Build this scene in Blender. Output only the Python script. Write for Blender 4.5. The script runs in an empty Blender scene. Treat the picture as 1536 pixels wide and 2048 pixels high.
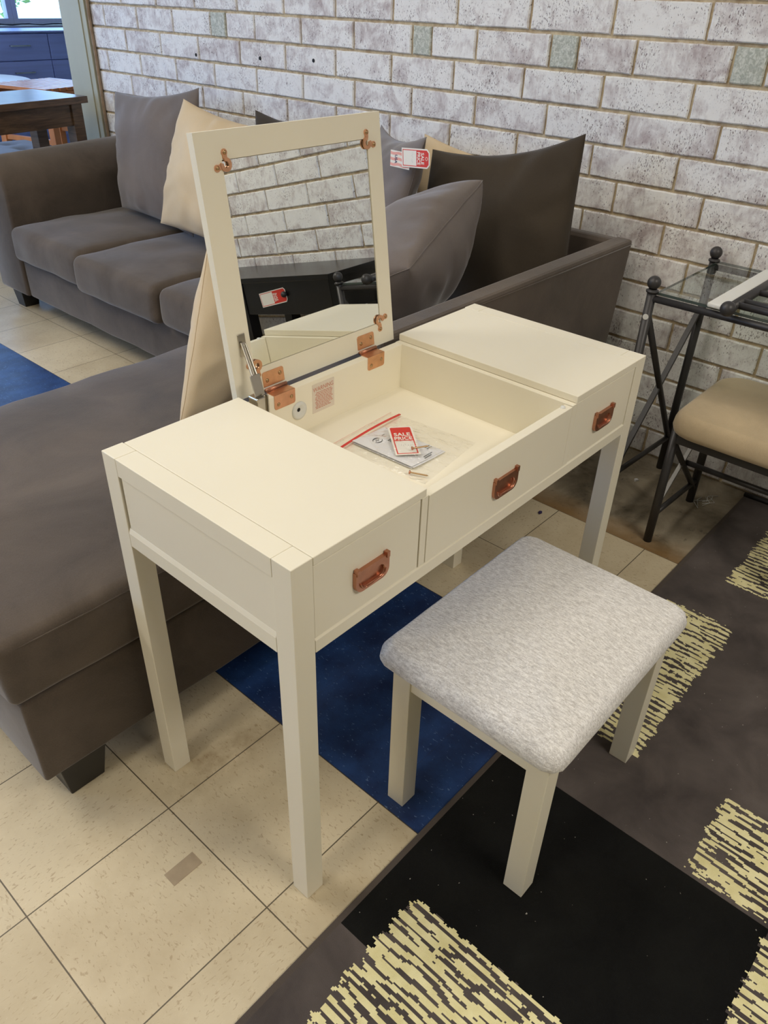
import bpy, bmesh, math, random
from mathutils import Vector, Matrix, noise
random.seed(7)
SC = bpy.context.scene
COL = SC.collection
PI = math.pi

# ------------------------------------------------------------------ helpers
def lin(r, g, b):
    f = lambda c: ((c/255+0.055)/1.055)**2.4 if c > 10 else c/255/12.92
    return (f(r), f(g), f(b), 1.0)

def link(o):
    COL.objects.link(o)
    return o

def mesh_from(name, bm, mat=None, smooth=False, parent=None, bevel=0, mats=None):
    me = bpy.data.meshes.new(name)
    bm.normal_update()
    bm.to_mesh(me); bm.free()
    for m in (mats or ([mat] if mat else [])):
        me.materials.append(m)
    if smooth:
        me.polygons.foreach_set('use_smooth', [True]*len(me.polygons))
    o = link(bpy.data.objects.new(name, me))
    if bevel:
        b = o.modifiers.new('bevel', 'BEVEL'); b.width = bevel; b.segments = 2
        b.limit_method = 'ANGLE'; b.angle_limit = math.radians(40)
    if parent is not None:
        o.parent = parent
        r = parent
        off = Vector((0, 0, 0))
        while r is not None:
            off += r.location; r = r.parent
        o.matrix_parent_inverse = Matrix.Translation(-off) if parent.type == 'EMPTY' else Matrix.Identity(4)
    return o

def thing(name, label, cat, loc=(0, 0, 0), group=None):
    o = link(bpy.data.objects.new(name, None))
    o.empty_display_size = 0.05
    o.location = loc
    return tag(o, label, cat, group)

def tag(o, label, cat, group=None, kind=None):
    o['label'] = label; o['category'] = cat
    if group: o['group'] = group
    if kind: o['kind'] = kind
    return o

def struct(o):
    o['kind'] = 'structure'
    return o

def part_label(o, label):
    o['label'] = label
    return o

def box(bm, x0, x1, y0, y1, z0, z1, mi=0):
    v = [bm.verts.new(p) for p in ((x0,y0,z0),(x1,y0,z0),(x1,y1,z0),(x0,y1,z0),(x0,y0,z1),(x1,y0,z1),(x1,y1,z1),(x0,y1,z1))]
    for f in ((3,2,1,0),(4,5,6,7),(0,1,5,4),(1,2,6,5),(2,3,7,6),(3,0,4,7)):
        fc = bm.faces.new([v[i] for i in f]); fc.material_index = mi
    return v

def bx(*a):
    bm = bmesh.new(); box(bm, *a); return bm

def hexa(bm, bot, top):
    v = [bm.verts.new(p) for p in list(bot)+list(top)]
    for f in ((3,2,1,0),(4,5,6,7),(0,1,5,4),(1,2,6,5),(2,3,7,6),(3,0,4,7)):
        bm.faces.new([v[i] for i in f])

def obox(bm, p0, p1, w, h, up=(0,0,1)):
    """box of section w x h along p0-p1"""
    p0, p1 = Vector(p0), Vector(p1)
    d = (p1-p0).normalized(); s = d.cross(Vector(up)).normalized(); u = s.cross(d)
    q = lambda p: [p-s*w/2-u*h/2, p+s*w/2-u*h/2, p+s*w/2+u*h/2, p-s*w/2+u*h/2]
    hexa(bm, q(p0), q(p1))

def tube(bm, pts, r, seg=14, caps=True):
    pts = [Vector(p) for p in pts]
    rings = []
    ref = None
    for i, p in enumerate(pts):
        if i == 0: d = pts[1]-pts[0]
        elif i == len(pts)-1: d = pts[-1]-pts[-2]
        else: d = (pts[i+1]-pts[i]).normalized()+(pts[i]-pts[i-1]).normalized()
        d.normalize()
        if ref is None:
            ref = Vector((0,0,1)) if abs(d.z) < 0.9 else Vector((1,0,0))
        s = d.cross(ref).normalized(); u = s.cross(d)
        rr = r[i] if isinstance(r, (list, tuple)) else r
        rings.append([bm.verts.new(p+(s*math.cos(2*PI*k/seg)+u*math.sin(2*PI*k/seg))*rr) for k in range(seg)])
    for a, b in zip(rings, rings[1:]):
        for k in range(seg):
            bm.faces.new((a[k], a[(k+1) % seg], b[(k+1) % seg], b[k]))
    if caps:
        bm.faces.new(list(reversed(rings[0]))); bm.faces.new(rings[-1])

def lathe(bm, prof, c, axis=(0,0,1), seg=24):
    c = Vector(c); d = Vector(axis).normalized()
    ref = Vector((1,0,0)) if abs(d.x) < 0.9 else Vector((0,1,0))
    s = d.cross(ref).normalized(); u = d.cross(s)
    rings = []
    for r, h in prof:
        if r < 1e-6: rings.append([bm.verts.new(c+d*h)])
        else: rings.append([bm.verts.new(c+d*h+(s*math.cos(2*PI*k/seg)+u*math.sin(2*PI*k/seg))*r) for k in range(seg)])
    for a, b in zip(rings, rings[1:]):
        for k in range(seg):
            k2 = (k+1) % seg
            if len(a) == 1 and len(b) == 1: continue
            if len(a) == 1: bm.faces.new((a[0], b[k2], b[k]))
            elif len(b) == 1: bm.faces.new((a[k], a[k2], b[0]))
            else: bm.faces.new((a[k], a[k2], b[k2], b[k]))

def ball(bm, c, r, seg=20, n=12):
    lathe(bm, [(r*math.sin(PI*i/n), -r*math.cos(PI*i/n)) for i in range(n+1)], c, seg=seg)

def prism(bm, poly, axis, a0, a1):
    """extrude 2D poly (ccw) along axis 'x','y','z'"""
    def P(p, a):
        if axis == 'x': return (a, p[0], p[1])
        if axis == 'y': return (p[0], a, p[1])
        return (p[0], p[1], a)
    v0 = [bm.verts.new(P(p, a0)) for p in poly]; v1 = [bm.verts.new(P(p, a1)) for p in poly]
    n = len(poly)
    bm.faces.new(list(reversed(v0))); bm.faces.new(v1)
    for i in range(n):
        bm.faces.new((v0[i], v0[(i+1) % n], v1[(i+1) % n], v1[i]))
    bmesh.ops.recalc_face_normals(bm, faces=bm.faces)

def rbox(lo, hi, r, n=14, puff=(0,0,0), bumps=0.0, seed=0, sag=0.0):
    """soft upholstered block: rounded box with bulging faces"""
    lo, hi = Vector(lo), Vector(hi)
    size = hi-lo
    def samples(L):
        e = [r*(1-math.cos(PI/2*i/5)) for i in range(5)]
        k = max(3, int(n*L/max(size)))
        mid = [r+(L-2*r)*i/k for i in range(k+1)]
        return e+mid+[L-x for x in reversed(e)]
    S = [samples(size[i]) for i in range(3)]
    bm = bmesh.new()
    cache = {}
    def vert(i, j, k):
        key = (i, j, k)
        if key in cache: return cache[key]
        p = Vector((S[0][i], S[1][j], S[2][k]))
        c = Vector([min(max(p[a], r), size[a]-r) for a in range(3)])
        d = p-c
        if d.length > 1e-9:
            p = c+d.normalized()*r
        u = [2*p[a]/size[a]-1 for a in range(3)]
        b = [max(0, 1-u[a]**2) for a in range(3)]
        q = p.copy()
        q.x += math.copysign(1, u[0])*puff[0]*b[1]*b[2]*abs(u[0])
        q.y += math.copysign(1, u[1])*puff[1]*b[0]*b[2]*abs(u[1])
        q.z += math.copysign(1, u[2])*puff[2]*(b[0]*b[1])**0.6*abs(u[2])*(1 if u[2] > 0 else 0)
        if bumps:
            nn = noise.noise(Vector((q.x*6, q.y*6, q.z*6+seed*7.3)))
            q += d.normalized()*bumps*nn if d.length > 1e-6 else Vector((0, 0, bumps*nn))
        v = bm.verts.new(lo+q); cache[key] = v
        return v
    N = [len(s)-1 for s in S]
    for k in (0, N[2]):
        for i in range(N[0]):
            for j in range(N[1]):
                f = [vert(i,j,k), vert(i+1,j,k), vert(i+1,j+1,k), vert(i,j+1,k)]
                bm.faces.new(f if k else f[::-1])
    for j in (0, N[1]):
        for i in range(N[0]):
            for k in range(N[2]):
                f = [vert(i,j,k), vert(i+1,j,k), vert(i+1,j,k+1), vert(i,j,k+1)]
                bm.faces.new(f[::-1] if j else f)
    for i in (0, N[0]):
        for j in range(N[1]):
            for k in range(N[2]):
                f = [vert(i,j,k), vert(i,j+1,k), vert(i,j+1,k+1), vert(i,j,k+1)]
                bm.faces.new(f if i else f[::-1])
    return bm

def pillow_bm(TL, TR, BR, BL, t, pinch=0.06, seed=0, wr=0.010, n=44, power=0.5, tb=None):
    """stuffed throw pillow spanned between its four corner points"""
    TL, TR, BR, BL = map(Vector, (TL, TR, BR, BL))
    ctr = (TL+TR+BR+BL)/4
    nrm = ((TR-TL)+(BR-BL)).cross((TL-BL)+(TR-BR)).normalized()
    bm = bmesh.new()
    front, back = {}, {}
    L = ((TR-TL).length+(TL-BL).length)/2
    def s(i): return -math.cos(PI*i/n)
    for i in range(n+1):
        for j in range(n+1):
            u, v = s(i), s(j)
            uu = u*(1-pinch[0]*(1-v*v)); vv = v*(1-pinch[1 if v > 0 else 2]*(1-u*u))
            a, b = (uu+1)/2, (vv+1)/2
            p = (BL*(1-a)+BR*a)*(1-b)+(TL*(1-a)+TR*a)*b
            e = max(0, (1-u*u)*(1-v*v))
            h = t/2*e**power; hb = (tb or t)/2*e**power
            edge = i in (0, n) or j in (0, n)
            # creases running from the corners and seams into the body
            ang = math.atan2(v, u); rad = max(abs(u), abs(v))
            c1 = noise.noise(Vector((ang*4.2, rad*1.4, seed*3.1)))
            c2 = noise.noise(Vector((u*2.2+seed, v*2.2, seed*1.7+5)))
            w = (c1*0.9*rad**2 + c2*0.8)*wr*min(1, e*6)
            c3 = noise.noise(Vector((ang*4.2+9, rad*1.4, seed*3.1)))
            w2 = (c3*0.9*rad**2 + c2*0.5)*wr*min(1, e*6)
            if edge:
                q = p+nrm*(noise.noise(Vector((u*2, v*2, seed)))*0.006)
                front[i, j] = back[i, j] = bm.verts.new(q)
            else:
                front[i, j] = bm.verts.new(p+nrm*(h+w))
                back[i, j] = bm.verts.new(p-nrm*(hb+w2))
    for i in range(n):
        for j in range(n):
            bm.faces.new((front[i,j], front[i+1,j], front[i+1,j+1], front[i,j+1]))
            bm.faces.new((back[i,j+1], back[i+1,j+1], back[i+1,j], back[i,j]))
    return bm

def seam_tube(TL, TR, BR, BL, pinch, seed, r):
    TL, TR, BR, BL = map(Vector, (TL, TR, BR, BL))
    nrm = ((TR-TL)+(BR-BL)).cross((TL-BL)+(TR-BR)).normalized()
    pts = []
    N = 20
    def P(u, v):
        uu = u*(1-pinch[0]*(1-v*v)); vv = v*(1-pinch[1 if v > 0 else 2]*(1-u*u))
        a, b = (uu+1)/2, (vv+1)/2
        return (BL*(1-a)+BR*a)*(1-b)+(TL*(1-a)+TR*a)*b+nrm*(noise.noise(Vector((u*2, v*2, seed)))*0.006)
    for k in range(N): pts.append(P(-1+2*k/N, -1))
    for k in range(N): pts.append(P(1, -1+2*k/N))
    for k in range(N): pts.append(P(1-2*k/N, 1))
    for k in range(N): pts.append(P(-1, 1-2*k/N))
    pts.append(pts[0])
    bm = bmesh.new(); tube(bm, pts, r, seg=8, caps=False)
    return bm

def text_bm(txt, size, align='CENTER', bold=0.0, squash=1.0, extrude=0.0002):
    cu = bpy.data.curves.new('lettering', 'FONT')
    cu.body = txt; cu.size = size; cu.align_x = align; cu.extrude = extrude
    cu.offset = bold; cu.resolution_u = 3
    o = bpy.data.objects.new('lettering_source', cu)
    link(o)
    dg = bpy.context.evaluated_depsgraph_get(); dg.update()
    me = bpy.data.meshes.new_from_object(o.evaluated_get(dg))
    bm = bmesh.new(); bm.from_mesh(me)
    bpy.data.objects.remove(o); bpy.data.meshes.remove(me); bpy.data.curves.remove(cu)
    for v in bm.verts: v.co.x *= squash
    return bm

def xform(bm, M):
    bmesh.ops.transform(bm, matrix=M, verts=bm.verts)
    if M.to_3x3().determinant() < 0:
        bmesh.ops.reverse_faces(bm, faces=bm.faces)
    return bm

def frame(o, x, y):
    """matrix with origin o, local x and y axes"""
    x = Vector(x).normalized(); y = Vector(y); y = (y-x*y.dot(x)).normalized(); z = x.cross(y)
    M = Matrix.Identity(4)
    for i in range(3):
        M[i][0], M[i][1], M[i][2], M[i][3] = x[i], y[i], z[i], o[i]
    return M

def join(bm, other):
    me = bpy.data.meshes.new('tmp'); other.to_mesh(me); other.free()
    bm.from_mesh(me); bpy.data.meshes.remove(me)

# ------------------------------------------------------------------ materials
class NT:
    def __init__(self, name):
        self.m = bpy.data.materials.new(name); self.m.use_nodes = True
        self.t = self.m.node_tree; self.n = self.t.nodes; self.n.clear()
        self.out = self.n.new('ShaderNodeOutputMaterial')
    def node(self, typ, **kw):
        nd = self.n.new(typ)
        for k, v in kw.items(): setattr(nd, k, v)
        return nd
    def set(self, sock, val):
        if val is None: return
        if hasattr(val, 'links') or hasattr(val, 'is_linked'): self.t.links.new(val, sock)
        else: sock.default_value = val
    def coord(self, which='Object'):
        return self.node('ShaderNodeTexCoord').outputs[which]
    def sep(self, v):
        s = self.node('ShaderNodeSeparateXYZ'); self.set(s.inputs[0], v); return s.outputs
    def comb(self, x=0, y=0, z=0):
        s = self.node('ShaderNodeCombineXYZ')
        for i, q in enumerate((x, y, z)): self.set(s.inputs[i], q)
        return s.outputs[0]
    def math(self, op, a, b=None, c=None):
        s = self.node('ShaderNodeMath', operation=op)
        self.set(s.inputs[0], a)
        if b is not None: self.set(s.inputs[1], b)
        if c is not None: self.set(s.inputs[2], c)
        return s.outputs[0]
    def noise(self, v=None, scale=5, detail=3, rough=0.5, dist=0.0):
        s = self.node('ShaderNodeTexNoise')
        if v is not None: self.set(s.inputs['Vector'], v)
        s.inputs['Scale'].default_value = scale; s.inputs['Detail'].default_value = detail
        s.inputs['Roughness'].default_value = rough; s.inputs['Distortion'].default_value = dist
        return s.outputs[0]
    def white(self, v):
        s = self.node('ShaderNodeTexWhiteNoise'); self.set(s.inputs['Vector'], v); return s.outputs['Value']
    def mapping(self, v, scale=(1,1,1), loc=(0,0,0), rot=(0,0,0)):
        s = self.node('ShaderNodeMapping'); self.set(s.inputs[0], v)
        s.inputs['Scale'].default_value = scale; s.inputs['Location'].default_value = loc; s.inputs['Rotation'].default_value = rot
        return s.outputs[0]
    def mix(self, f, a, b):
        s = self.node('ShaderNodeMix', data_type='RGBA'); self.set(s.inputs[0], f)
        self.set(s.inputs[6], a); self.set(s.inputs[7], b); return s.outputs[2]
    def ramp(self, f, lo, hi):
        s = self.node('ShaderNodeMapRange'); s.clamp = True
        self.set(s.inputs[0], f); s.inputs[1].default_value = lo; s.inputs[2].default_value = hi
        return s.outputs[0]
    def bump(self, h, strength=0.2, dist=0.01):
        s = self.node('ShaderNodeBump'); s.inputs['Strength'].default_value = strength; s.inputs['Distance'].default_value = dist
        self.set(s.inputs['Height'], h); return s.outputs[0]
    def bsdf(self, color, rough=0.5, metal=0.0, normal=None, spec=0.5, sheen=0.0, coat=0.0, trans=0.0, ior=None, alpha=None, sheen_rough=0.4):
        p = self.node('ShaderNodeBsdfPrincipled')
        self.set(p.inputs['Base Color'], color); self.set(p.inputs['Roughness'], rough); self.set(p.inputs['Metallic'], metal)
        p.inputs['Specular IOR Level'].default_value = spec
        if sheen:
            p.inputs['Sheen Weight'].default_value = sheen; p.inputs['Sheen Roughness'].default_value = sheen_rough
        if coat: p.inputs['Coat Weight'].default_value = coat
        if trans: p.inputs['Transmission Weight'].default_value = trans
        if ior: p.inputs['IOR'].default_value = ior
        if normal is not None: self.set(p.inputs['Normal'], normal)
        self.t.links.new(p.outputs[0], self.out.inputs[0])
        return p

def simple(name, rgb, rough=0.5, metal=0.0, var=0.06, scale=8, bump=0.0, bscale=200, spec=0.5, sheen=0.0, coat=0.0, stretch=(1,1,1)):
    N = NT(name)
    co = N.mapping(N.coord(), scale=stretch)
    base = lin(*rgb)
    f = N.noise(co, scale, 4, 0.55)
    dk = tuple(c*(1-var) for c in base[:3])+(1,); lt = tuple(min(1, c*(1+var)) for c in base[:3])+(1,)
    c = N.mix(N.ramp(f, 0.3, 0.7), dk, lt)
    nr = N.bump(N.noise(co, bscale, 2), bump, 0.002) if bump else None
    N.bsdf(c, rough, metal, nr, spec, sheen, coat)
    return N.m

M = {}
M['paint'] = simple('cream_paint', (238, 231, 210), 0.38, var=0.012, scale=5, bump=0.03, bscale=120)
M['paint_in'] = simple('cream_paint_inside', (246, 239, 218), 0.45, var=0.012, scale=5)
M['copper'] = simple('copper_plate', (192, 138, 112), 0.38, 1.0, var=0.12, scale=40)
M['copper_hinge'] = simple('copper_hinge', (222, 170, 134), 0.36, 1.0, var=0.1, scale=60)
M['brass'] = simple('brass_screw', (176, 146, 108), 0.3, 1.0)
M['steel'] = simple('steel', (188, 182, 170), 0.22, 1.0, var=0.08, scale=30)
M['dark_hole'] = simple('dark_hole', (14, 12, 11), 0.8)
M['black_paint'] = simple('black_lacquer', (16, 15, 16), 0.24, var=0.1, scale=6)
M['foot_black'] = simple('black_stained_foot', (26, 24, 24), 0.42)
M['iron'] = simple('charcoal_powder_coat', (62, 60, 60), 0.42, 0.25, var=0.08, scale=30, bump=0.05)
M['foam'] = simple('white_foam', (226, 226, 220), 0.75, var=0.02, bump=0.1, bscale=300)
M['white_plastic'] = simple('white_plastic', (222, 222, 216), 0.45)
M['paper'] = simple('white_paper', (226, 226, 228), 0.7, var=0.02)
M['card'] = simple('white_card', (236, 232, 222), 0.6, var=0.02)
M['red_print'] = simple('red_print', (212, 56, 44), 0.55, var=0.05, scale=60)
M['red_zip'] = simple('red_zip_strip', (222, 72, 66), 0.4, var=0.05)
M['pink'] = simple('pink_print', (236, 170, 158), 0.6)
M['navy_ink'] = simple('navy_ink', (52, 48, 92), 0.6)
M['grey_ink'] = simple('grey_ink', (70, 72, 74), 0.6)
M['pale_ink'] = simple('pale_pencil', (178, 182, 178), 0.7)
M['label_ink'] = simple('label_ink', (206, 140, 118), 0.6)
M['label_paper'] = simple('label_paper', (226, 214, 198), 0.55)
M['tape'] = simple('tan_tape', (166, 148, 122), 0.55, var=0.08, scale=40)
M['teak'] = simple('teak', (196, 124, 72), 0.3, var=0.2, scale=9, stretch=(1,1,0.15))
M['denim'] = simple('grey_blue_upholstery', (104, 112, 128), 0.85, var=0.06, bump=0.2, bscale=400, sheen=0.2)
M['dresser'] = simple('hazed_blue_dresser', (140, 156, 214), 0.42, var=0.14, scale=4, stretch=(0.3,1,6))  # blue daylight glare and haze from the window mixed into the base colour
M['dull_metal'] = simple('bare_metal', (150, 148, 144), 0.5, 0.6, var=0.06)
M['chrome'] = simple('chrome', (200, 198, 196), 0.15, 1.0)
M['grey_green'] = simple('grey_green_paint', (174, 172, 150), 0.55, var=0.04, scale=5, bump=0.06, bscale=40)
M['caulk'] = simple('tan_caulk', (150, 128, 104), 0.8, var=0.2, scale=30, bump=0.3, bscale=60)
M['plaster'] = simple('plaster_wall', (168, 166, 158), 0.85, var=0.02)
M['ceiling'] = simple('ceiling_tile', (186, 184, 176), 0.9, var=0.03)
M['window_paint'] = simple('window_frame_paint', (176, 178, 196), 0.5)
M['leaf'] = simple('foliage', (110, 140, 70), 0.7, var=0.4, scale=3)
M['bark'] = simple('bark', (90, 76, 60), 0.9)
M['pave'] = simple('pavement', (190, 186, 176), 0.9)
M['white_top'] = simple('white_laminate', (232, 232, 228), 0.35)

def suede(name, rgb, v1=0.28, sheen=0.35, weave=0.25):
    N = NT(name); co = N.coord()
    base = lin(*rgb)
    f = N.noise(N.mapping(co, scale=(1, 1, 1)), 4.5, 5, 0.62, 0.6)
    f2 = N.noise(co, 380, 2)
    f3 = N.math('ADD', N.math('MULTIPLY', f, 0.8), N.math('MULTIPLY', f2, 0.2))
    dk = tuple(c*(1-v1) for c in base[:3])+(1,); lt = tuple(c*(1+v1) for c in base[:3])+(1,)
    c = N.mix(N.ramp(f3, 0.34, 0.66), dk, lt)
    h = N.math('ADD', N.math('MULTIPLY', f2, weave), N.noise(co, 9, 3))
    N.bsdf(c, 0.88, 0, N.bump(h, 0.25, 0.006), 0.2, sheen)
    return N.m
M['suede'] = suede('brown_suede', (87, 77, 68), 0.28, 0.4)
M['pil_grey'] = suede('grey_velvet', (112, 103, 98), 0.12, 0.4)
M['pil_cream'] = suede('cream_cotton', (208, 187, 154), 0.05, 0.1)
M['pil_dark'] = suede('dark_brown_velvet', (66, 58, 48), 0.14, 0.3)
M['tan_seat'] = suede('tan_microfibre', (190, 170, 138), 0.12, 0.3)

def stool_fabric():
    N = NT('silver_chenille'); co = N.coord()
    a = N.noise(N.mapping(co, scale=(330, 75, 200)), 1.0, 3, 0.6)
    b = N.noise(N.mapping(co, scale=(620, 330, 500)), 1.0, 2, 0.6)
    f = N.math('ADD', N.math('MULTIPLY', a, 0.6), N.math('MULTIPLY', b, 0.4))
    c = N.mix(N.ramp(f, 0.36, 0.62), lin(194, 190, 186), lin(248, 246, 243))
    sp = N.ramp(N.noise(N.mapping(co, scale=(330, 270, 300)), 1.0, 1), 0.715, 0.75)
    c = N.mix(sp, c, lin(255, 255, 255))
    rough = N.math('SUBTRACT', 0.85, N.math('MULTIPLY', sp, 0.6))
    N.bsdf(c, rough, 0.0, N.bump(f, 0.5, 0.003), 0.4, 0.15)
    return N.m
M['chenille'] = stool_fabric()

def wood_table():
    N = NT('dark_stained_wood'); co = N.coord()
    f = N.noise(N.mapping(co, scale=(3, 3, 30)), 1.6, 5, 0.65, 1.0)
    g = N.noise(N.mapping(co, scale=(2, 2, 2)), 4, 3)
    c = N.mix(N.ramp(f, 0.3, 0.7), lin(52, 40, 32), lin(112, 88, 66))
    c = N.mix(N.ramp(g, 0.55, 0.75), c, lin(80, 62, 46))
    N.bsdf(c, 0.3, 0, N.bump(f, 0.15, 0.004))
    return N.m
M['dark_wood'] = wood_table()

def glass_mat(name, tint=(226, 238, 230), rough=0.0, refl=1.0):
    N = NT(name)
    t = N.node('ShaderNodeBsdfTransparent'); t.inputs[0].default_value = lin(*tint)
    g = N.node('ShaderNodeBsdfGlossy'); g.inputs[0].default_value = (1,1,1,1); g.inputs['Roughness'].default_value = rough
    fr = N.node('ShaderNodeFresnel'); fr.inputs[0].default_value = 1.5
    mx = N.node('ShaderNodeMixShader')
    geo = N.node('ShaderNodeNewGeometry')
    fac = N.math('MULTIPLY', N.math('MULTIPLY', fr.outputs[0], refl), N.math('SUBTRACT', 1.0, geo.outputs['Backfacing']))
    N.t.links.new(fac, mx.inputs[0]); N.t.links.new(t.outputs[0], mx.inputs[1]); N.t.links.new(g.outputs[0], mx.inputs[2])
    N.t.links.new(mx.outputs[0], N.out.inputs[0])
    return N
M['glass'] = glass_mat('table_glass', (238, 243, 240)).m
M['glass_edge'] = simple('ground_glass_edge', (74, 84, 80), 0.2)
M['pane'] = glass_mat('window_glass', (246, 250, 248)).m

def bag_mat():
    N = glass_mat('clear_plastic_film', (255, 255, 255), 0.09, 1.1)
    gl = [n for n in N.n if n.type == 'BSDF_GLOSSY'][0]
    co = N.coord()
    h = N.math('ADD', N.noise(co, 30, 3, 0.6, 2.0), N.noise(N.mapping(co, scale=(60, 24, 30)), 1, 2, 0.5, 0.8))
    bp = N.bump(h, 0.6, 0.006)
    N.t.links.new(bp, gl.inputs['Normal'])
    fr = [n for n in N.n if n.type == 'FRESNEL'][0]
    N.t.links.new(bp, fr.inputs['Normal'])
    return N.m
M['film'] = bag_mat()

def mirror_mat():
    N = NT('mirror_silver')
    N.bsdf((0.86, 0.885, 0.87, 1), 0.0, 1.0)
    return N.m
M['mirror'] = mirror_mat()

TILE = 0.3048
def floor_mat():
    N = NT('vinyl_floor'); co = N.coord()
    s = N.sep(co); x, y = s[0], s[1]
    fx = N.math('DIVIDE', N.math('SUBTRACT', x, -0.0621), TILE)
    fy = N.math('DIVIDE', N.math('SUBTRACT', y, 0.3488), TILE)
    ix, iy = N.math('FLOOR', fx), N.math('FLOOR', fy)
    rnd = N.white(N.comb(ix, iy, 3.0))
    ux, uy = N.math('SUBTRACT', fx, ix), N.math('SUBTRACT', fy, iy)
    ex = N.math('MINIMUM', ux, N.math('SUBTRACT', 1.0, ux)); ey = N.math('MINIMUM', uy, N.math('SUBTRACT', 1.0, uy))
    edge = N.math('MINIMUM', ex, ey)
    seam = N.math('LESS_THAN', edge, 0.0042)
    # fleck direction swaps tile by tile
    swap = N.math('GREATER_THAN', N.white(N.comb(ix, iy, 9.0)), 0.5)
    va = N.comb(N.math('MULTIPLY', x, 215), N.math('MULTIPLY', y, 95), rnd)
    vb = N.comb(N.math('MULTIPLY', x, 95), N.math('MULTIPLY', y, 215), rnd)
    mv = N.node('ShaderNodeMix', data_type='VECTOR'); N.set(mv.inputs[0], swap); N.set(mv.inputs[4], va); N.set(mv.inputs[5], vb)
    fl = N.noise(mv.outputs[1], 1.0, 2, 0.5, 0.6)
    fl2 = N.noise(N.mapping(mv.outputs[1], scale=(1.8, 1.8, 1), loc=(31, 17, 0)), 1.0, 2, 0.5, 0.4)
    big = N.noise(co, 3.2, 5, 0.65)
    base = N.mix(N.ramp(rnd, 0, 1), lin(202, 188, 158), lin(212, 198, 168))
    base = N.mix(N.math('MULTIPLY', N.ramp(fl, 0.60, 0.70), 0.5), base, lin(150, 124, 92))
    base = N.mix(N.math('MULTIPLY', N.ramp(fl2, 0.64, 0.74), 0.3), base, lin(228, 218, 194))
    base = N.mix(N.math('MULTIPLY', N.ramp(big, 0.44, 0.74), 0.5), base, lin(152, 130, 94))
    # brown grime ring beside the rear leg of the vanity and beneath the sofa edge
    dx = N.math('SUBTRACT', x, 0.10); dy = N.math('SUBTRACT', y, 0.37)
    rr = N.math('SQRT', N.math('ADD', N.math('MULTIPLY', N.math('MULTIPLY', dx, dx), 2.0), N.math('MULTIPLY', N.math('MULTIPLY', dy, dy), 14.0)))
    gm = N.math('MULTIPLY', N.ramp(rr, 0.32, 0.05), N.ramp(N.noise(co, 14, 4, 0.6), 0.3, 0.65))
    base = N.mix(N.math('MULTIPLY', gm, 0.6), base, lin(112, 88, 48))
    # blue walkway tiles
    blue = N.mix(N.ramp(N.noise(co, 9, 4, 0.6), 0.35, 0.68), lin(26, 46, 88), lin(42, 74, 128))
    blue = N.mix(N.math('MULTIPLY', N.ramp(fl, 0.66, 0.71), 0.5), blue, lin(120, 150, 190))
    blue = N.mix(N.math('MULTIPLY', N.ramp(fl2, 0.64, 0.70), 0.5), blue, lin(14, 28, 66))
    inb = N.math('MULTIPLY', N.math('GREATER_THAN', x, 0.2427), N.math('LESS_THAN', x, 0.8523))
    col = N.mix(inb, base, blue)
    inblue = N.math('MULTIPLY', N.math('GREATER_THAN', x, 0.2457), N.math('LESS_THAN', x, 0.8493))
    col = N.mix(N.math('MULTIPLY', seam, N.math('SUBTRACT', 0.85, N.math('MULTIPLY', inblue, 0.7))), col, lin(52, 42, 28))
    # bare concrete strip along the brick wall
    cn = N.noise(co, 7, 6, 0.65, 0.5)
    conc = N.mix(N.ramp(cn, 0.32, 0.68), lin(104, 94, 76), lin(170, 158, 136))
    glue = N.math('MULTIPLY', N.ramp(N.math('ADD', N.math('SUBTRACT', x, 1.462), N.math('MULTIPLY', N.noise(co, 12, 3), 0.08)), 0.16, 0.05), 0.75)
    conc = N.mix(glue, conc, lin(134, 100, 52))
    conc = N.mix(N.math('MULTIPLY', N.ramp(N.noise(co, 26, 4, 0.7), 0.6, 0.72), 0.6), conc, lin(60, 52, 44))
    inc = N.math('GREATER_THAN', x, 1.4625)
    col = N.mix(inc, col, conc)
    rough = N.math('ADD', 0.32, N.math('MULTIPLY', N.noise(co, 20, 3), 0.2))
    rough = N.math('ADD', rough, N.math('MULTIPLY', inc, 0.3))
    hgt = N.math('ADD', N.math('MULTIPLY', N.noise(co, 5, 2), 0.5), N.math('MULTIPLY', seam, -0.6))
    N.bsdf(col, rough, 0, N.bump(hgt, 0.12, 0.004), 0.4)
    return N.m
M['floor'] = floor_mat()

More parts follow.
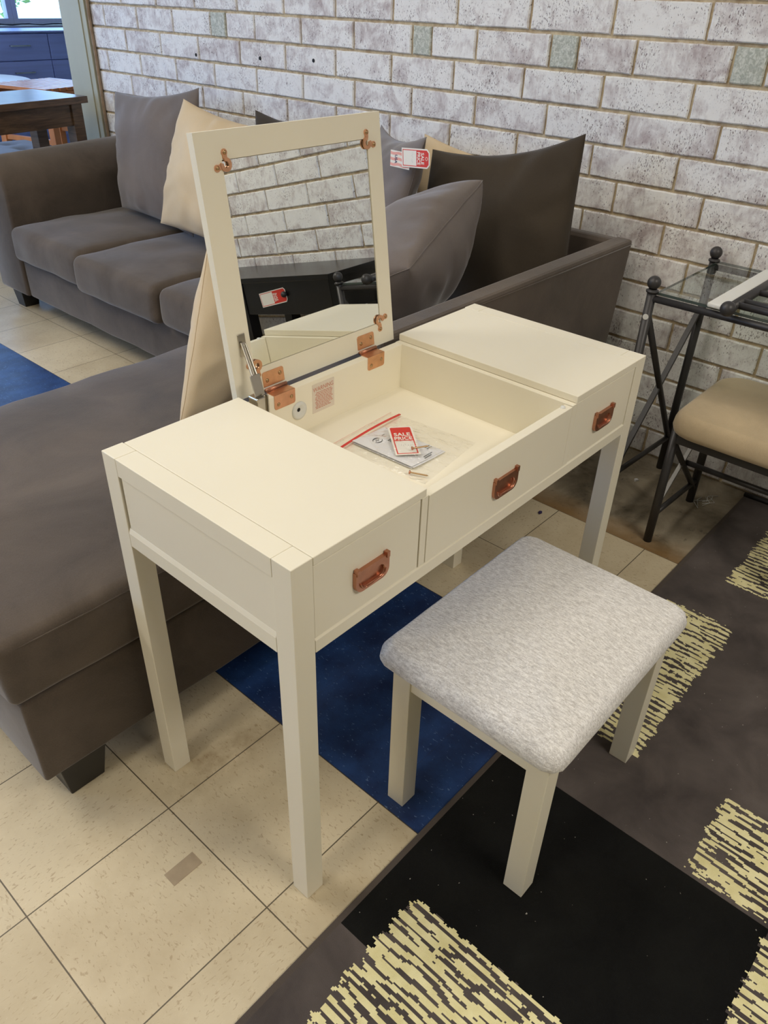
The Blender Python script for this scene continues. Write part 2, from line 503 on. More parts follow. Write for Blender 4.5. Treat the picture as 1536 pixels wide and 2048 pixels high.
def brick_mats():
    N = NT('whitewashed_brick'); co = N.coord()
    at = N.node('ShaderNodeAttribute'); at.attribute_name = 'tone'
    rnd = at.outputs['Fac']
    ag = N.node('ShaderNodeAttribute'); ag.attribute_name = 'glaze'
    glz = ag.outputs['Fac']
    s = N.sep(co); x, y, z = s
    shift = N.math('MULTIPLY', rnd, 37.0)
    yz = N.comb(shift, y, z)
    broad = N.noise(N.mapping(yz, scale=(1, 11, 13)), 1.0, 5, 0.65, 0.6)
    streak = N.noise(N.mapping(yz, scale=(1, 80, 30)), 1.0, 4, 0.65, 0.3)
    worn = N.math('ADD', N.math('MULTIPLY', broad, 0.7), N.math('MULTIPLY', streak, 0.3))
    worn = N.math('ADD', worn, N.math('MULTIPLY', N.math('SUBTRACT', rnd, 0.5), 0.10))
    w = N.ramp(worn, 0.47, 0.68)
    white = N.mix(N.noise(yz, 30, 2), lin(228, 226, 223), lin(243, 242, 239))
    mauve = lin(156, 136, 136)
    c = N.mix(N.math('MULTIPLY', w, 0.75), white, mauve)
    pit = N.noise(N.mapping(yz, scale=(1, 260, 130)), 1.0, 3, 0.6, 0.5)
    dens = N.noise(N.mapping(yz, scale=(1, 9, 12), loc=(4, 4, 4)), 1.0, 3, 0.6)
    pm = N.ramp(N.math('ADD', pit, N.math('MULTIPLY', N.math('SUBTRACT', dens, 0.5), 0.38)), 0.61, 0.68)
    c = N.mix(N.math('MULTIPLY', pm, 0.8), c, lin(96, 74, 72))
    gz = N.mix(N.ramp(N.noise(yz, 90, 3, 0.6, 1.0), 0.4, 0.62), lin(172, 176, 164), lin(212, 214, 204))
    c = N.mix(glz, c, gz)
    hgt = N.math('SUBTRACT', N.math('MULTIPLY', N.noise(yz, 70, 3), 0.5), N.math('MULTIPLY', pm, 0.6))
    N.bsdf(c, 0.72, 0, N.bump(hgt, 0.5, 0.004), 0.3)
    N2 = NT('tan_mortar'); co = N2.coord()
    c2 = N2.mix(N2.ramp(N2.noise(co, 30, 4, 0.6), 0.35, 0.7), lin(168, 148, 118), lin(214, 198, 166))
    N2.bsdf(c2, 0.95, 0, N2.bump(N2.noise(co, 120, 3), 0.5, 0.004), 0.1)
    return N.m, N2.m
M['brick'], M['mortar'] = brick_mats()

def rug_mat():
    N = NT('patterned_rug'); co = N.coord()
    s = N.sep(co); x0, y0 = s[0], s[1]
    q = 0.0030
    xs = N.math('MULTIPLY', N.math('FLOOR', N.math('DIVIDE', x0, q)), q)
    ys = N.math('MULTIPLY', N.math('FLOOR', N.math('DIVIDE', y0, q)), q)
    # ragged block outlines: rows of knots start at different places
    jr = N.math('MULTIPLY', N.math('SUBTRACT', N.noise(N.comb(N.math('MULTIPLY', xs, 70), 1.7, N.math('MULTIPLY', ys, 6)), 1.0, 3, 0.7), 0.5), 0.05)
    jy = N.math('ADD', ys, jr)
    jx = N.math('ADD', xs, N.math('MULTIPLY', N.math('SUBTRACT', N.noise(N.comb(N.math('MULTIPLY', xs, 6), 5.2, N.math('MULTIPLY', ys, 60)), 1.0, 2, 0.7), 0.5), 0.016))
    def rect(xa, xb, ya, yb, px, py):
        a = N.math('MULTIPLY', N.math('GREATER_THAN', px, xa), N.math('LESS_THAN', px, xb))
        b = N.math('MULTIPLY', N.math('GREATER_THAN', py, ya), N.math('LESS_THAN', py, yb))
        return N.math('MULTIPLY', a, b)
    def union(L):
        r = L[0]
        for k in L[1:]: r = N.math('MAXIMUM', r, k)
        return r
    cream = union([rect(-0.42, 0.134, -0.62, -0.150, jx, jy), rect(0.712, 1.280, -0.302, -0.112, jx, jy),
                   rect(1.470, 1.90, -0.62, -0.205, jx, jy), rect(0.534, 0.748, -1.05, -0.495, jx, jy),
                   rect(-0.10, 0.534, -1.05, -0.662, jx, jy)])
    black = union([rect(0.007, 0.526, -0.660, -0.05, x0, y0)])
    # broken weft lines inside the cream blocks, running across the rug
    wob = N.noise(N.comb(N.math('MULTIPLY', xs, 20), N.math('MULTIPLY', ys, 7), 2.0), 1.0, 2, 0.6)
    tri = N.math('PINGPONG', N.math('ADD', N.math('DIVIDE', xs, 0.0175), N.math('MULTIPLY', wob, 2.2)), 0.5)
    st = N.noise(N.comb(N.math('MULTIPLY', xs, 85), N.math('MULTIPLY', ys, 16), 0.3), 1.0, 2, 0.6)
    st2 = N.noise(N.comb(N.math('MULTIPLY', xs, 60), N.math('MULTIPLY', ys, 60), 4.0), 1.0, 2, 0.5)
    stv = N.math('ADD', N.math('MULTIPLY', tri, 0.62), N.math('ADD', N.math('MULTIPLY', st, 0.85), N.math('MULTIPLY', st2, 0.30)))
    gap = N.math('LESS_THAN', stv, 0.695)
    pile = N.noise(co, 520, 2); soft = N.noise(co, 7, 4, 0.6, 0.4)
    grey = N.mix(N.ramp(soft, 0.3, 0.7), lin(70, 64, 62), lin(98, 90, 86))
    blk = N.mix(N.ramp(soft, 0.3, 0.7), lin(15, 15, 15), lin(25, 25, 23))
    lint = N.math('GREATER_THAN', N.noise(N.mapping(co, scale=(1, 1, 1), loc=(3, 3, 3)), 150, 1), 0.795)
    crm = N.mix(N.ramp(N.noise(co, 30, 3), 0.3, 0.7), lin(222, 212, 156), lin(240, 232, 184))
    col = N.mix(black, grey, blk)
    inner = N.math('MULTIPLY', cream, N.math('SUBTRACT', 1.0, gap))
    col = N.mix(cream, col, grey)
    col = N.mix(inner, col, crm)
    col = N.mix(N.math('MULTIPLY', lint, 0.6), col, lin(190, 186, 176))
    # bound edge
    edge = N.math('GREATER_THAN', y0, -0.079)
    col = N.mix(edge, col, lin(84, 76, 70))
    h = N.math('ADD', N.math('MULTIPLY', pile, 0.6), N.math('ADD', N.math('MULTIPLY', inner, 0.6), N.math('MULTIPLY', soft, 1.2)))
    N.bsdf(col, 0.95, 0, N.bump(h, 0.5, 0.004), 0.1, 0.12)
    return N.m
M['rug'] = rug_mat()

# ------------------------------------------------------------------ camera
R = ((0.6676, -0.7441, 0.0266), (-0.4030, -0.3911, -0.8274), (0.6260, 0.5417, -0.5610))
rv = Vector((2.0256776151436444, -0.887010893987843, 0.5046361983207232))
Rm = Matrix.Rotation(rv.length, 3, rv.normalized())      # world -> camera (x right, y down, z forward)
cam = bpy.data.cameras.new('camera'); cam.sensor_fit = 'VERTICAL'; cam.sensor_height = 36
cam.lens = 1547.78/2048*36; cam.clip_start = 0.05; cam.clip_end = 100
co = link(bpy.data.objects.new('camera', cam))
Rt = Rm.transposed()
mw = Matrix.Identity(4)
for i in range(3):
    mw[i][0] = Rt[i][0]; mw[i][1] = -Rt[i][1]; mw[i][2] = -Rt[i][2]
mw.translation = Vector((-0.51687, -0.60384, 1.40812))
co.matrix_world = mw
SC.camera = co

# ------------------------------------------------------------------ room
WX = 2.013
struct(mesh_from('floor', bx(-4, 5.5, -4, 7.8, -0.05, 0), M['floor']))
struct(mesh_from('ceiling', bx(-4, 5.5, -4, 7.8, 2.95, 3.0), M['ceiling']))
bm = bmesh.new()
box(bm, -4.1, -4, -4, 4.2, 0, 2.95); box(bm, -4.1, -4, 7.4, 7.95, 0, 2.95)
box(bm, -4.1, -4, 4.2, 7.4, 0, 0.4); box(bm, -4.1, -4, 4.2, 7.4, 2.6, 2.95)
struct(mesh_from('wall_left', bm, M['plaster']))
struct(mesh_from('wall_rear', bx(-4, 2.3, -4.1, -4, 0, 2.95), M['plaster']))
struct(mesh_from('wall_partition', bx(2.26, 5.5, 3.80, 3.95, 0, 2.95), M['plaster']))
struct(mesh_from('wall_far_right', bx(5.5, 5.6, 3.9, 7.8, 0, 2.95), M['plaster']))
# far wall with window openings
bm = bmesh.new()
box(bm, -4, 5.5, 7.8, 7.95, 0, 1.02); box(bm, -4, 5.5, 7.8, 7.95, 2.6, 2.95)
box(bm, -4, -3.2, 7.8, 7.95, 1.02, 2.6); box(bm, 5.2, 5.5, 7.8, 7.95, 1.02, 2.6)
struct(mesh_from('wall_far', bm, M['plaster']))

def brick_wall():
    bm = bmesh.new()
    tone = bm.faces.layers.float.new('tone'); glaze = bm.faces.layers.float.new('glaze')
    rg = random.Random(3)
    for f in range(0): pass
    box(bm, WX+0.006, WX+0.24, -4, 3.70, 0, 2.95, mi=1)
    g = 0.0045
    special = {12: [0.045, 0.243, 0.342, 0.639, 0.836, 0.937, 1.233, 1.431, 1.522, 1.816, 2.112, 2.400, 2.593, 2.703, 2.988, 3.279, 3.569]}
    for k in range(29):
        z0, z1 = 0.1*k+0.0045+0.003, 0.1*(k+1)-0.0055+0.003
        if k % 2: ph = 0.433
        else: ph = 0.328
        J = []
        y = ph-0.2966*20
        while y < 3.72:
            if y > -4.1: J.append(y)
            y += 0.2966
        if k in special:
            lo, hi = special[k][0], special[k][-1]
            J = [j for j in J if j < lo-0.05]+special[k]+[j for j in J if j > hi+0.15]
        J = [-4.0]+[j for j in J if -3.95 < j < 3.66]+[3.70]
        for a, b in zip(J, J[1:]):
            if b-a < 0.03: continue
            t = rg.random(); dx = rg.uniform(-0.0015, 0.0015)
            gl = 1.0 if (k == 12 and b-a < 0.13) else 0.0
            ya, yb = a+g, b-g
            xf = WX-0.003+dx
            ins = 0.0035
            ny, nz = max(2, int((yb-ya)/0.03)), 4
            def jit(y, z): return noise.noise(Vector((y*45, z*45, 1.3)))*0.0022
            rows = []
            for i in range(ny+1):
                col = []
                for j in range(nz+1):
                    yy = ya+ins+(yb-ya-2*ins)*i/ny; zz = z0+ins+(z1-z0-2*ins)*j/nz
                    if i in (0, ny): yy += noise.noise(Vector((yy*60, zz*50, 3)))*0.002
                    if j in (0, nz): zz += noise.noise(Vector((yy*50, zz*60, 7)))*0.002
                    col.append(bm.verts.new((xf+noise.noise(Vector((yy*25, zz*25, 0)))*0.0008, yy, zz)))
                rows.append(col)
            fs = []
            for i in range(ny):
                for j in range(nz):
                    fs.append(bm.faces.new((rows[i][j], rows[i][j+1], rows[i+1][j+1], rows[i+1][j])))
            ring = [rows[i][0] for i in range(ny+1)]+[rows[ny][j] for j in range(1, nz+1)]+[rows[i][nz] for i in range(ny-1, -1, -1)]+[rows[0][j] for j in range(nz-1, 0, -1)]
            cy, cz = (ya+yb)/2, (z0+z1)/2
            r2 = [bm.verts.new((xf+0.004, v.co.y+math.copysign(ins, v.co.y-cy)*(1 if min(abs(v.co.y-ya), abs(v.co.y-yb)) < 0.008 else 0),
                                v.co.z+math.copysign(ins, v.co.z-cz)*(1 if min(abs(v.co.z-z0), abs(v.co.z-z1)) < 0.008 else 0))) for v in ring]
            r3 = [bm.verts.new((WX+0.012, v.co.y, v.co.z)) for v in r2]
            n = len(ring)
            for i in range(n):
                j = (i+1) % n
                fs.append(bm.faces.new((ring[i], ring[j], r2[j], r2[i])))
                fs.append(bm.faces.new((r2[i], r2[j], r3[j], r3[i])))
            for f in fs:
                f[tone] = t; f[glaze] = gl; f.material_index = 0
    # old anchor holes
    for y, z in ((2.827, 1.125), (2.373, 1.140), (2.040, 1.153)):
        lathe(bm, [(0.0, 0.0), (0.007, 0.0), (0.0085, 0.004)], (WX-0.0052, y, z), (1, 0, 0), 12)
        for f in bm.faces[-24:] if False else []: pass
    bm.faces.ensure_lookup_table()
    nf = 3*12*2
    for f in list(bm.faces)[-nf:]: f.material_index = 2
    bmesh.ops.recalc_face_normals(bm, faces=bm.faces)
    return mesh_from('wall_right', bm, mats=[M['brick'], M['mortar'], M['dark_hole']])
struct(brick_wall())

# painted column at the end of the brick wall
t = bmesh.new()
box(t, 1.985, 2.30, 3.705, 3.955, 0, 2.95)
pil = struct(mesh_from('trim_1', t, M['grey_green'], bevel=0.003))
t = bmesh.new(); box(t, 1.979, 1.9855, 3.745, 3.835, 0, 2.95)
struct(mesh_from('trim_2', t, M['grey_green'], bevel=0.002))
t = bmesh.new()
tube(t, [(1.999+0.003*noise.noise(Vector((0, 0, z*9))), 3.690+0.004*noise.noise(Vector((4, 0, z*7))), z) for z in [i*0.06 for i in range(49)]], 0.009, 8)
struct(mesh_from('trim_3', t, M['caulk'], smooth=True))

# far window: frame and panes
def window(name, x0, x1):
    bm = bmesh.new(); y0, y1 = 7.82, 7.90
    w = 0.05
    box(bm, x0, x1, y0, y1, 1.02, 1.02+w); box(bm, x0, x1, y0, y1, 2.6-w, 2.6)
    box(bm, x0, x0+w, y0, y1, 1.02+w, 2.6-w); box(bm, x1-w, x1, y0, y1, 1.02+w, 2.6-w)
    o = struct(mesh_from(name, bm, M['window_paint'], bevel=0.003))
    struct(mesh_from('window_pane', bx(x0+w, x1-w, 7.855, 7.861, 1.02+w, 2.6-w), M['pane'], parent=o))
    return o
window('window_1', -3.2, -0.4); window('window_2', -0.4, 1.7)
window('window_3', 1.7, 3.62); window('window_4', 3.62, 5.2)
struct(mesh_from('trim_4', bx(-3.3, 5.3, 7.70, 7.80, 0.985, 1.02), M['plaster'], bevel=0.004))

# outdoors beyond the glass: pavement and a street tree
o = mesh_from('pavement', bx(-30, 30, 7.95, 60, -0.25, -0.2), M['pave']); struct(o)
def leaf_cloud(c, rad, n, seed):
    rg = random.Random(seed); bm = bmesh.new()
    for _ in range(n):
        d = Vector((rg.gauss(0,1), rg.gauss(0,1), rg.gauss(0,1))).normalized()*rg.random()**0.4
        p = Vector(c)+Vector((d.x*rad[0], d.y*rad[1], d.z*rad[2]))
        a = Vector((rg.gauss(0,1), rg.gauss(0,1), rg.gauss(0,1))).normalized(); b = a.orthogonal().normalized()
        s = rg.uniform(0.05, 0.1)
        v = [bm.verts.new(p+q) for q in (-a*s, b*s*0.45, a*s, -b*s*0.45)]
        bm.faces.new(v)
    return bm
tr = thing('street_tree', 'leafy tree outside the bright window at the top left', 'tree', (6.2, 14.0, -0.2))
tb = bmesh.new(); tube(tb, [(6.2,14,-0.2), (6.24,14,1.2), (6.1,14.1,2.4), (6.2,14,3.4)], [0.14, 0.11, 0.09, 0.05], 10)
mesh_from('trunk', tb, M['bark'], True, tr)
mesh_from('foliage', leaf_cloud((6.3, 14, 2.2), (0.85, 0.9, 1.55), 900, 5), M['leaf'], False, tr)

# ------------------------------------------------------------------ rug
bm = bmesh.new(); RZ = 0.008
box(bm, -0.9, 1.975, -1.75, -0.066, 0.0005, RZ)
rug = mesh_from('area_rug', bm, M['rug'], bevel=0.003)
tag(rug, 'large grey area rug with black and cream striated blocks on the tile floor', 'rug')
bm = bmesh.new()  # thin raised black strip along the rug's wall end
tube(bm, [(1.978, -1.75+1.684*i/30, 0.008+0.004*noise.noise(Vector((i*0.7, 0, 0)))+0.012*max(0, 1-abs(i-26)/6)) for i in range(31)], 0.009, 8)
bm2 = mesh_from('end_strip', bm, M['foot_black'], True, rug)
part_label(bm2, 'black strip along the wall end')

# ------------------------------------------------------------------ vanity table
W, D, H, LG = 1.0141, 0.4510, 0.7779, 0.0392
van = thing('vanity_table', 'cream white vanity table with flip-up mirror lid raised and three drawer fronts', 'vanity table', (W/2, D/2, 0))
P = M['paint']
for (xa, ya) in ((0, 0), (W-LG, 0), (0, D-LG), (W-LG, D-LG)):
    mesh_from('leg', bx(xa, xa+LG, ya, ya+LG, 0, H), P, parent=van, bevel=0.0012)
ZT = 0.7635
for side in (0, 1):
    xa, xb = (0.0, LG) if side == 0 else (W-LG, W)
    bm = bmesh.new()
    g = 0.0006
    box(bm, xa, xb, LG+g, D-LG-g, 0.745, H-0.0002)                      # top rail
    xi0, xi1 = (0.003, 0.018) if side == 0 else (W-0.018, W-0.003)
    box(bm, xi0, xi1, LG+g, D-LG-0.004, 0.640, 0.746)                     # recessed panel
    xo0, xo1 = (0.0, 0.022) if side == 0 else (W-0.022, W)
    box(bm, xo0, xo1, LG+g, D-LG-g, 0.6055, 0.634)                      # bottom rail
    # sloping lip on the bottom rail
    xs = xo0 if side == 0 else xo1
    xin = xi0 if side == 0 else xi1
    v = [(xs, 0.634), (xin, 0.643), ((xi1 if side == 0 else xi0), 0.643), ((xo1 if side == 0 else xo0), 0.634)]
    prism(bm, v, 'y', LG+g, D-LG-g)
    mesh_from('side_panel', bm, P, parent=van, bevel=0.0008)
# tops
mesh_from('fixed_top', bx(LG+0.0008, 0.280, 0, D-0.003, ZT, H), P, parent=van, bevel=0.0012)
mesh_from('fixed_top', bx(0.731, W-LG-0.0008, 0, D-0.003, ZT, H), P, parent=van, bevel=0.0012)
# dividers
for xa, xb in ((0.2705, 0.2858), (0.718, 0.7355)):
    mesh_from('divider', bx(xa, xb, 0.0005, D-0.004, 0.630, ZT-0.0005), P, parent=van, bevel=0.0008)
# front rail with bevelled upper lip, rear rail and back board
bm = bmesh.new()
prism(bm, [(-0.0004, 0.604), (0.02, 0.604), (0.02, 0.6295), (0.004, 0.6295), (-0.0004, 0.627)], 'x', LG+0.0005, W-LG-0.0005)
mesh_from('front_rail', bm, P, parent=van, bevel=0.0006)
mesh_from('back_panel', bx(LG, W-LG, D-0.022, D-0.004, 0.604, 0.762), M['paint_in'], parent=van, bevel=0.0008)
mesh_from('box_bottom', bx(0.2858, 0.718, 0.019, D-0.022, 0.652, 0.660), M['paint_in'], parent=van)
cf = mesh_from('center_drawer_front', bx(0.2872, 0.7165, 0.0, 0.018, 0.6305, 0.7615), P, parent=van, bevel=0.001)
d1 = mesh_from('drawer', bx(0.0405, 0.2685, 0.0015, 0.018, 0.6305, 0.7615), P, parent=van, bevel=0.001)
d2 = mesh_from('drawer', bx(0.7375, 0.9735, 0.0015, 0.018, 0.6305, 0.7615), P, parent=van, bevel=0.001)
bm = bmesh.new(); box(bm, 0.0405+0.012, 0.26, 0.019, 0.40, 0.632, 0.70); mesh_from('drawer_box', bm, M['paint_in'], parent=d1)
bm = bmesh.new(); box(bm, 0.752, 0.962, 0.019, 0.40, 0.632, 0.70); mesh_from('drawer_box', bm, M['paint_in'], parent=d2)

def sdf_rr(x, z, cx, cz, hw, hh, r):
    qx, qz = abs(x-cx)-hw+r, abs(z-cz)-hh+r
    return math.hypot(max(qx, 0), max(qz, 0))+min(max(qx, qz), 0)-r
def ray_shape(f, th, o=(0, 0)):
    a, b = 0.0, 0.2
    for _ in range(40):
        m = (a+b)/2
        if f(o[0]+m*math.cos(th), o[1]+m*math.sin(th)) < 0: a = m
        else: b = m
    return o[0]+a*math.cos(th), o[1]+a*math.sin(th)

def handle(xc, zt, parent):
    """recessed copper campaign pull; xc centre, zt top edge of the plate"""
    w, h = 0.074, 0.040
    cz = zt-h/2
    def outer(x, z):
        # square upper corners, rounded lower ones
        r = 0.016 if z < 0 else 0.0015
        return sdf_rr(x, z, 0, 0, w/2, h/2, r)
    def inner(x, z): return sdf_rr(x, z, 0, -0.003, 0.026, 0.0115, 0.0112)
    bm = bmesh.new(); N = 72
    yo, yb = -0.0052, 0.0012
    O1, O2, I1, I2, I3 = [], [], [], [], []
    for k in range(N):
        th = 2*PI*(k+0.5)/N
        ox, oz = ray_shape(outer, th); ixx, iz = ray_shape(inner, th, (0, -0.003))
        P3 = lambda x, y, z: bm.verts.new((xc+x, y, cz+z))
        O1.append(P3(ox*0.985, yo, oz*0.985)); O2.append(P3(ox, yb, oz))
        I1.append(P3(ixx, yo, iz)); I2.append(P3(ixx*0.95, yo+0.0012, (iz+0.003)*0.93-0.003)); I3.append(P3(ixx*0.92, yo+0.0042, (iz+0.003)*0.88-0.003))
    for k in range(N):
        j = (k+1) % N
        bm.faces.new((O2[k], O2[j], O1[j], O1[k])); bm.faces.new((O1[k], O1[j], I1[j], I1[k]))
        bm.faces.new((I1[k], I1[j], I2[j], I2[k])); bm.faces.new((I2[k], I2[j], I3[j], I3[k]))
    bm.faces.new(I3)
    bmesh.ops.recalc_face_normals(bm, faces=bm.faces)
    hd = mesh_from('handle', bm, M['copper'], parent=parent)
    part_label(hd, 'copper recessed campaign pull')
    # hinge lugs on the upper corners
    bm = bmesh.new()
    for s in (-1, 1):
        xa = xc+s*(w/2-0.0045)
        box(bm, xa-0.0034, xa+0.0034, -0.0072, 0.0005, zt-0.0055, zt+0.0050)
    # bail lying around the slot
    pts = []
    for k in range(25):
        a = PI+PI*k/24
        cx = 0.0255*(1 if math.cos(a) > 0 else -1)*0.62
        pts.append((xc+cx+0.0115*math.cos(a), -0.0062, cz-0.003+0.0112*math.sin(a)))
    tube(bm, pts, 0.0016, 8)
    mesh_from('lug', bm, M['copper'], parent=parent, bevel=0.0008)
handle(0.155, 0.7065, d1); handle(0.5035, 0.7065, cf); handle(0.8575, 0.7065, d2)

# mirror lid, tipped back about 7.4 degrees
TH = math.radians(7.4)
LID = Matrix.Translation((0, 0.460, 0.763)) @ Matrix.Rotation(-TH, 4, 'X')   # local: x, y back, z up the lid
def inlid(bm): return xform(bm, LID)
lx0, lx1, lh, lt = 0.2865, 0.7270, 0.4505, 0.0150
mx0, mx1, mz0, mz1 = 0.3365, 0.6880, 0.0465, 0.4060
bm = bmesh.new()
box(bm, lx0, lx1, 0.0045, lt, 0, lh)
for a in ((lx0, mx0, 0, lh), (mx1, lx1, 0, lh), (mx0, mx1, 0, mz0), (mx0, mx1, mz1, lh)):
    box(bm, a[0], a[1], 0, 0.0046, a[2], a[3])
bmesh.ops.remove_doubles(bm, verts=bm.verts, dist=1e-5)
lid = mesh_from('mirror_lid', inlid(bm), P, parent=van)
bm = bmesh.new(); box(bm, mx0+0.0012, mx1-0.0012, 0.0018, 0.0044, mz0+0.0012, mz1-0.0012)
mg = mesh_from('mirror_glass', inlid(bm), M['mirror'], parent=lid)
part_label(mg, 'square mirror set in the lid')

def clip(cx, cz, sx, sz):
    bm = bmesh.new()
    # open ring
    ri, ro = 0.0052, 0.0112
    n = 26
    a0, a1 = math.radians(-18), math.radians(288)
    rot = math.atan2(-sz, -sx)-math.radians(135)+math.radians(0)
    prev = None
    for k in range(n+1):
        a = rot-math.radians(225)+math.radians(180)+ (a0+(a1-a0)*k/n) + math.radians(45)
        e = 1.0 if 0 < k < n else 0.9
        cur = [bm.verts.new((cx+r*math.cos(a), y, cz+r*math.sin(a))) for r, y in ((ri, -0.003), (ro, -0.003), (ro, 0.0005), (ri, 0.0005))]
        if prev:
            for i in range(4):
                bm.faces.new((prev[i], prev[(i+1) % 4], cur[(i+1) % 4], cur[i]))
        else: bm.faces.new(cur)
        prev = cur
    bm.faces.new(prev[::-1])
    # ears reaching on to the frame
    ears = [(cx-sx*0.0, cz+sz*0.0185), (cx+sx*0.0185, cz-sz*0.004)]
    for ex, ez in ears:
        obox(bm, (cx+(ex-cx)*0.5, -0.0012, cz+(ez-cz)*0.5), (ex, -0.0012, ez), 0.0085, 0.0022, (0, 1, 0))
        lathe(bm, [(0.0, 0.0012), (0.0056, 0.0012), (0.0058, 0.0006), (0.0058, -0.0014)], (ex, -0.0012, ez), (0, -1, 0), 16)
    bmesh.ops.recalc_face_normals(bm, faces=bm.faces)
    c = mesh_from('mirror_clip', inlid(bm), M['copper_hinge'], parent=lid)
    part_label(c, 'copper scroll clip holding the mirror')
    for ex, ez in ears:
        b2 = bmesh.new(); lathe(b2, [(0.0, 0.0026), (0.002, 0.0023), (0.0036, 0.0008), (0.0036, -0.001)], (ex, -0.0022, ez), (0, -1, 0), 12)
        bm3 = bmesh.new(); join(bm3, b2)
        mesh_from('screw', inlid(bm3), M['brass'], True, parent=lid)
clip(0.3425, 0.3985, -1, 1); clip(0.6850, 0.3985, 1, 1); clip(0.6845, 0.0530, 1, -1); clip(0.3425, 0.0530, -1, -1)

def hinge(x0, x1):
    root_bm = bmesh.new()
    def plate(xa, xb, za, zb, r, up):
        # leaf with its two free corners rounded
        pts = []
        zf, zn = (zb, za) if up else (za, zb)
        sg = 1 if up else -1
        for k in range(7):
            a = PI/2*k/6
            pts.append((xa+r-r*math.cos(a), zf-sg*(r-r*math.sin(a))))
        for k in range(7):
            a = PI/2*k/6
            pts.append((xb-r+r*math.sin(a), zf-sg*(r-r*math.cos(a))))
        return pts+[(xb, zn), (xa, zn)]
    a = bmesh.new(); prism(a, plate(x0+0.003, x1+0.003, 0.006, 0.035, 0.005, True), 'y', -0.0014, 0.0004); inlid(a); join(root_bm, a)
    box(root_bm, x0, x1, D-0.0235, D-0.001, 0.7618, 0.7634)
    a = bmesh.new(); prism(a, plate(x0, x1, 0.733, 0.7634, 0.005, False), 'y', D-0.0236, D-0.022); join(root_bm, a)
    h = mesh_from('hinge', root_bm, M['copper_hinge'], parent=van, bevel=0.0005)
    part_label(h, 'copper lid hinge')
    b = bmesh.new(); tube(b, [(x0+0.001, D+0.0025, 0.7655), (x1+0.001, D+0.0025, 0.7655)], 0.0036, 12)
    mesh_from('hinge_barrel', b, M['copper'], True, parent=h)
    for k, xx in enumerate((x0+0.010, x1-0.010)):
        s = bmesh.new()
        lathe(s, [(0.0, 0.0018), (0.0022, 0.0016), (0.004, 0.0004), (0.004, -0.001)], (xx, D-0.0236, 0.743+0.006*(k)), (0, -1, 0), 12)
        s2 = bmesh.new(); lathe(s2, [(0.0, 0.0018), (0.0022, 0.0016), (0.004, 0.0004), (0.004, -0.001)], (xx+0.003, -0.0014, 0.018+0.006*k), (0, -1, 0), 12)
        mesh_from('screw', s, M['brass'], True, parent=h)
        mesh_from('screw', inlid(s2), M['brass'], True, parent=h)
hinge(0.348, 0.401); hinge(0.609, 0.660)

# spring lid stay at the left end of the box
st = bmesh.new()
a = bmesh.new(); box(a, 0.3085, 0.3255, -0.002, 0.0003, 0.078, 0.120); inlid(a); join(st, a)
stay = mesh_from('lid_stay', st, M['steel'], parent=van, bevel=0.002)
part_label(stay, 'steel spring stay between lid and box')
b = bmesh.new(); obox(b, (0.3145, 0.468, 0.868), (0.3060, 0.424, 0.802), 0.0035, 0.010, (1, 0, 0))
tube(b, [(0.3175, 0.464, 0.866), (0.3100, 0.420, 0.803)], 0.0022, 8)
mesh_from('stay_arm', b, M['steel'], parent=stay, bevel=0.0006)
b = bmesh.new(); obox(b, (0.3030, 0.4255, 0.822), (0.3030, 0.4140, 0.784), 0.003, 0.022, (1, 0, 0))
lathe(b, [(0.0, 0.003), (0.003, 0.0022), (0.004, 0.0)], (0.3045, 0.420, 0.797), (1, -0.5, 0), 12)
mesh_from('stay_joint', b, M['steel'], parent=stay, bevel=0.001)
b = bmesh.new(); hexa(b, [(0.2865, 0.400, 0.690), (0.3045, 0.400, 0.690), (0.3045, 0.424, 0.690), (0.2865, 0.424, 0.690)],
                      [(0.2865, 0.402, 0.786), (0.3065, 0.402, 0.786), (0.3065, 0.428, 0.786), (0.2865, 0.428, 0.786)])
mesh_from('spring_housing', b, M['steel'], parent=stay, bevel=0.002)
b = bmesh.new(); obox(b, (0.3085, 0.4000, 0.700), (0.3100, 0.4035, 0.788), 0.008, 0.003, (1, 0, 0))
mesh_from('spring_channel', b, M['steel'], parent=stay, bevel=0.0008)

# grommet, warning sticker and bumper inside the open box
YB = D-0.0222
b = bmesh.new(); lathe(b, [(0.0, 0.0006), (0.0075, 0.0009), (0.010, 0.0028), (0.014, 0.0034), (0.0185, 0.0022), (0.019, 0.0)], (0.4105, YB, 0.711), (0, -1, 0), 36)
gr = mesh_from('cable_grommet', b, M['white_plastic'], True, parent=van)
b = bmesh.new(); lathe(b, [(0.0, 0.0012), (0.0042, 0.0012)], (0.4085, YB, 0.7135), (0, -1, 0), 18); mesh_from('cable_hole', b, M['dark_hole'], parent=gr)
wl = mesh_from('warning_label', bx(0.447, 0.508, YB-0.0004, YB+0.0001, 0.690, 0.7525), M['label_paper'], parent=van)
part_label(wl, 'pale sticker headed WARNING in red')
tb = text_bm('WARNING', 0.0128, squash=0.92, extrude=0.0001)
LB = frame(Vector((0.4775, YB-0.0006, 0.7365)), (1, 0, 0), (0, 0, 1))
rg = random.Random(2)
for k in range(11):
    z = -0.0038-0.0034*k
    x = -0.024+rg.uniform(0, 0.004)
    while x < 0.022-(0.006 if k > 8 else 0):
        w = rg.uniform(0.003, 0.008)
        box(tb, x, min(x+w, 0.026), z-0.0008, z+0.0008, -0.0001, 0.0001)
        x += w+0.0016
mesh_from('lettering', xform(tb, LB), M['label_ink'], parent=wl)
b = bmesh.new(); lathe(b, [(0.0, 0.004), (0.004, 0.0034), (0.005, 0.0)], (0.700, 0.012, 0.7615), (0, 0, 1), 14)
mesh_from('bumper', b, M['white_plastic'], True, parent=van)

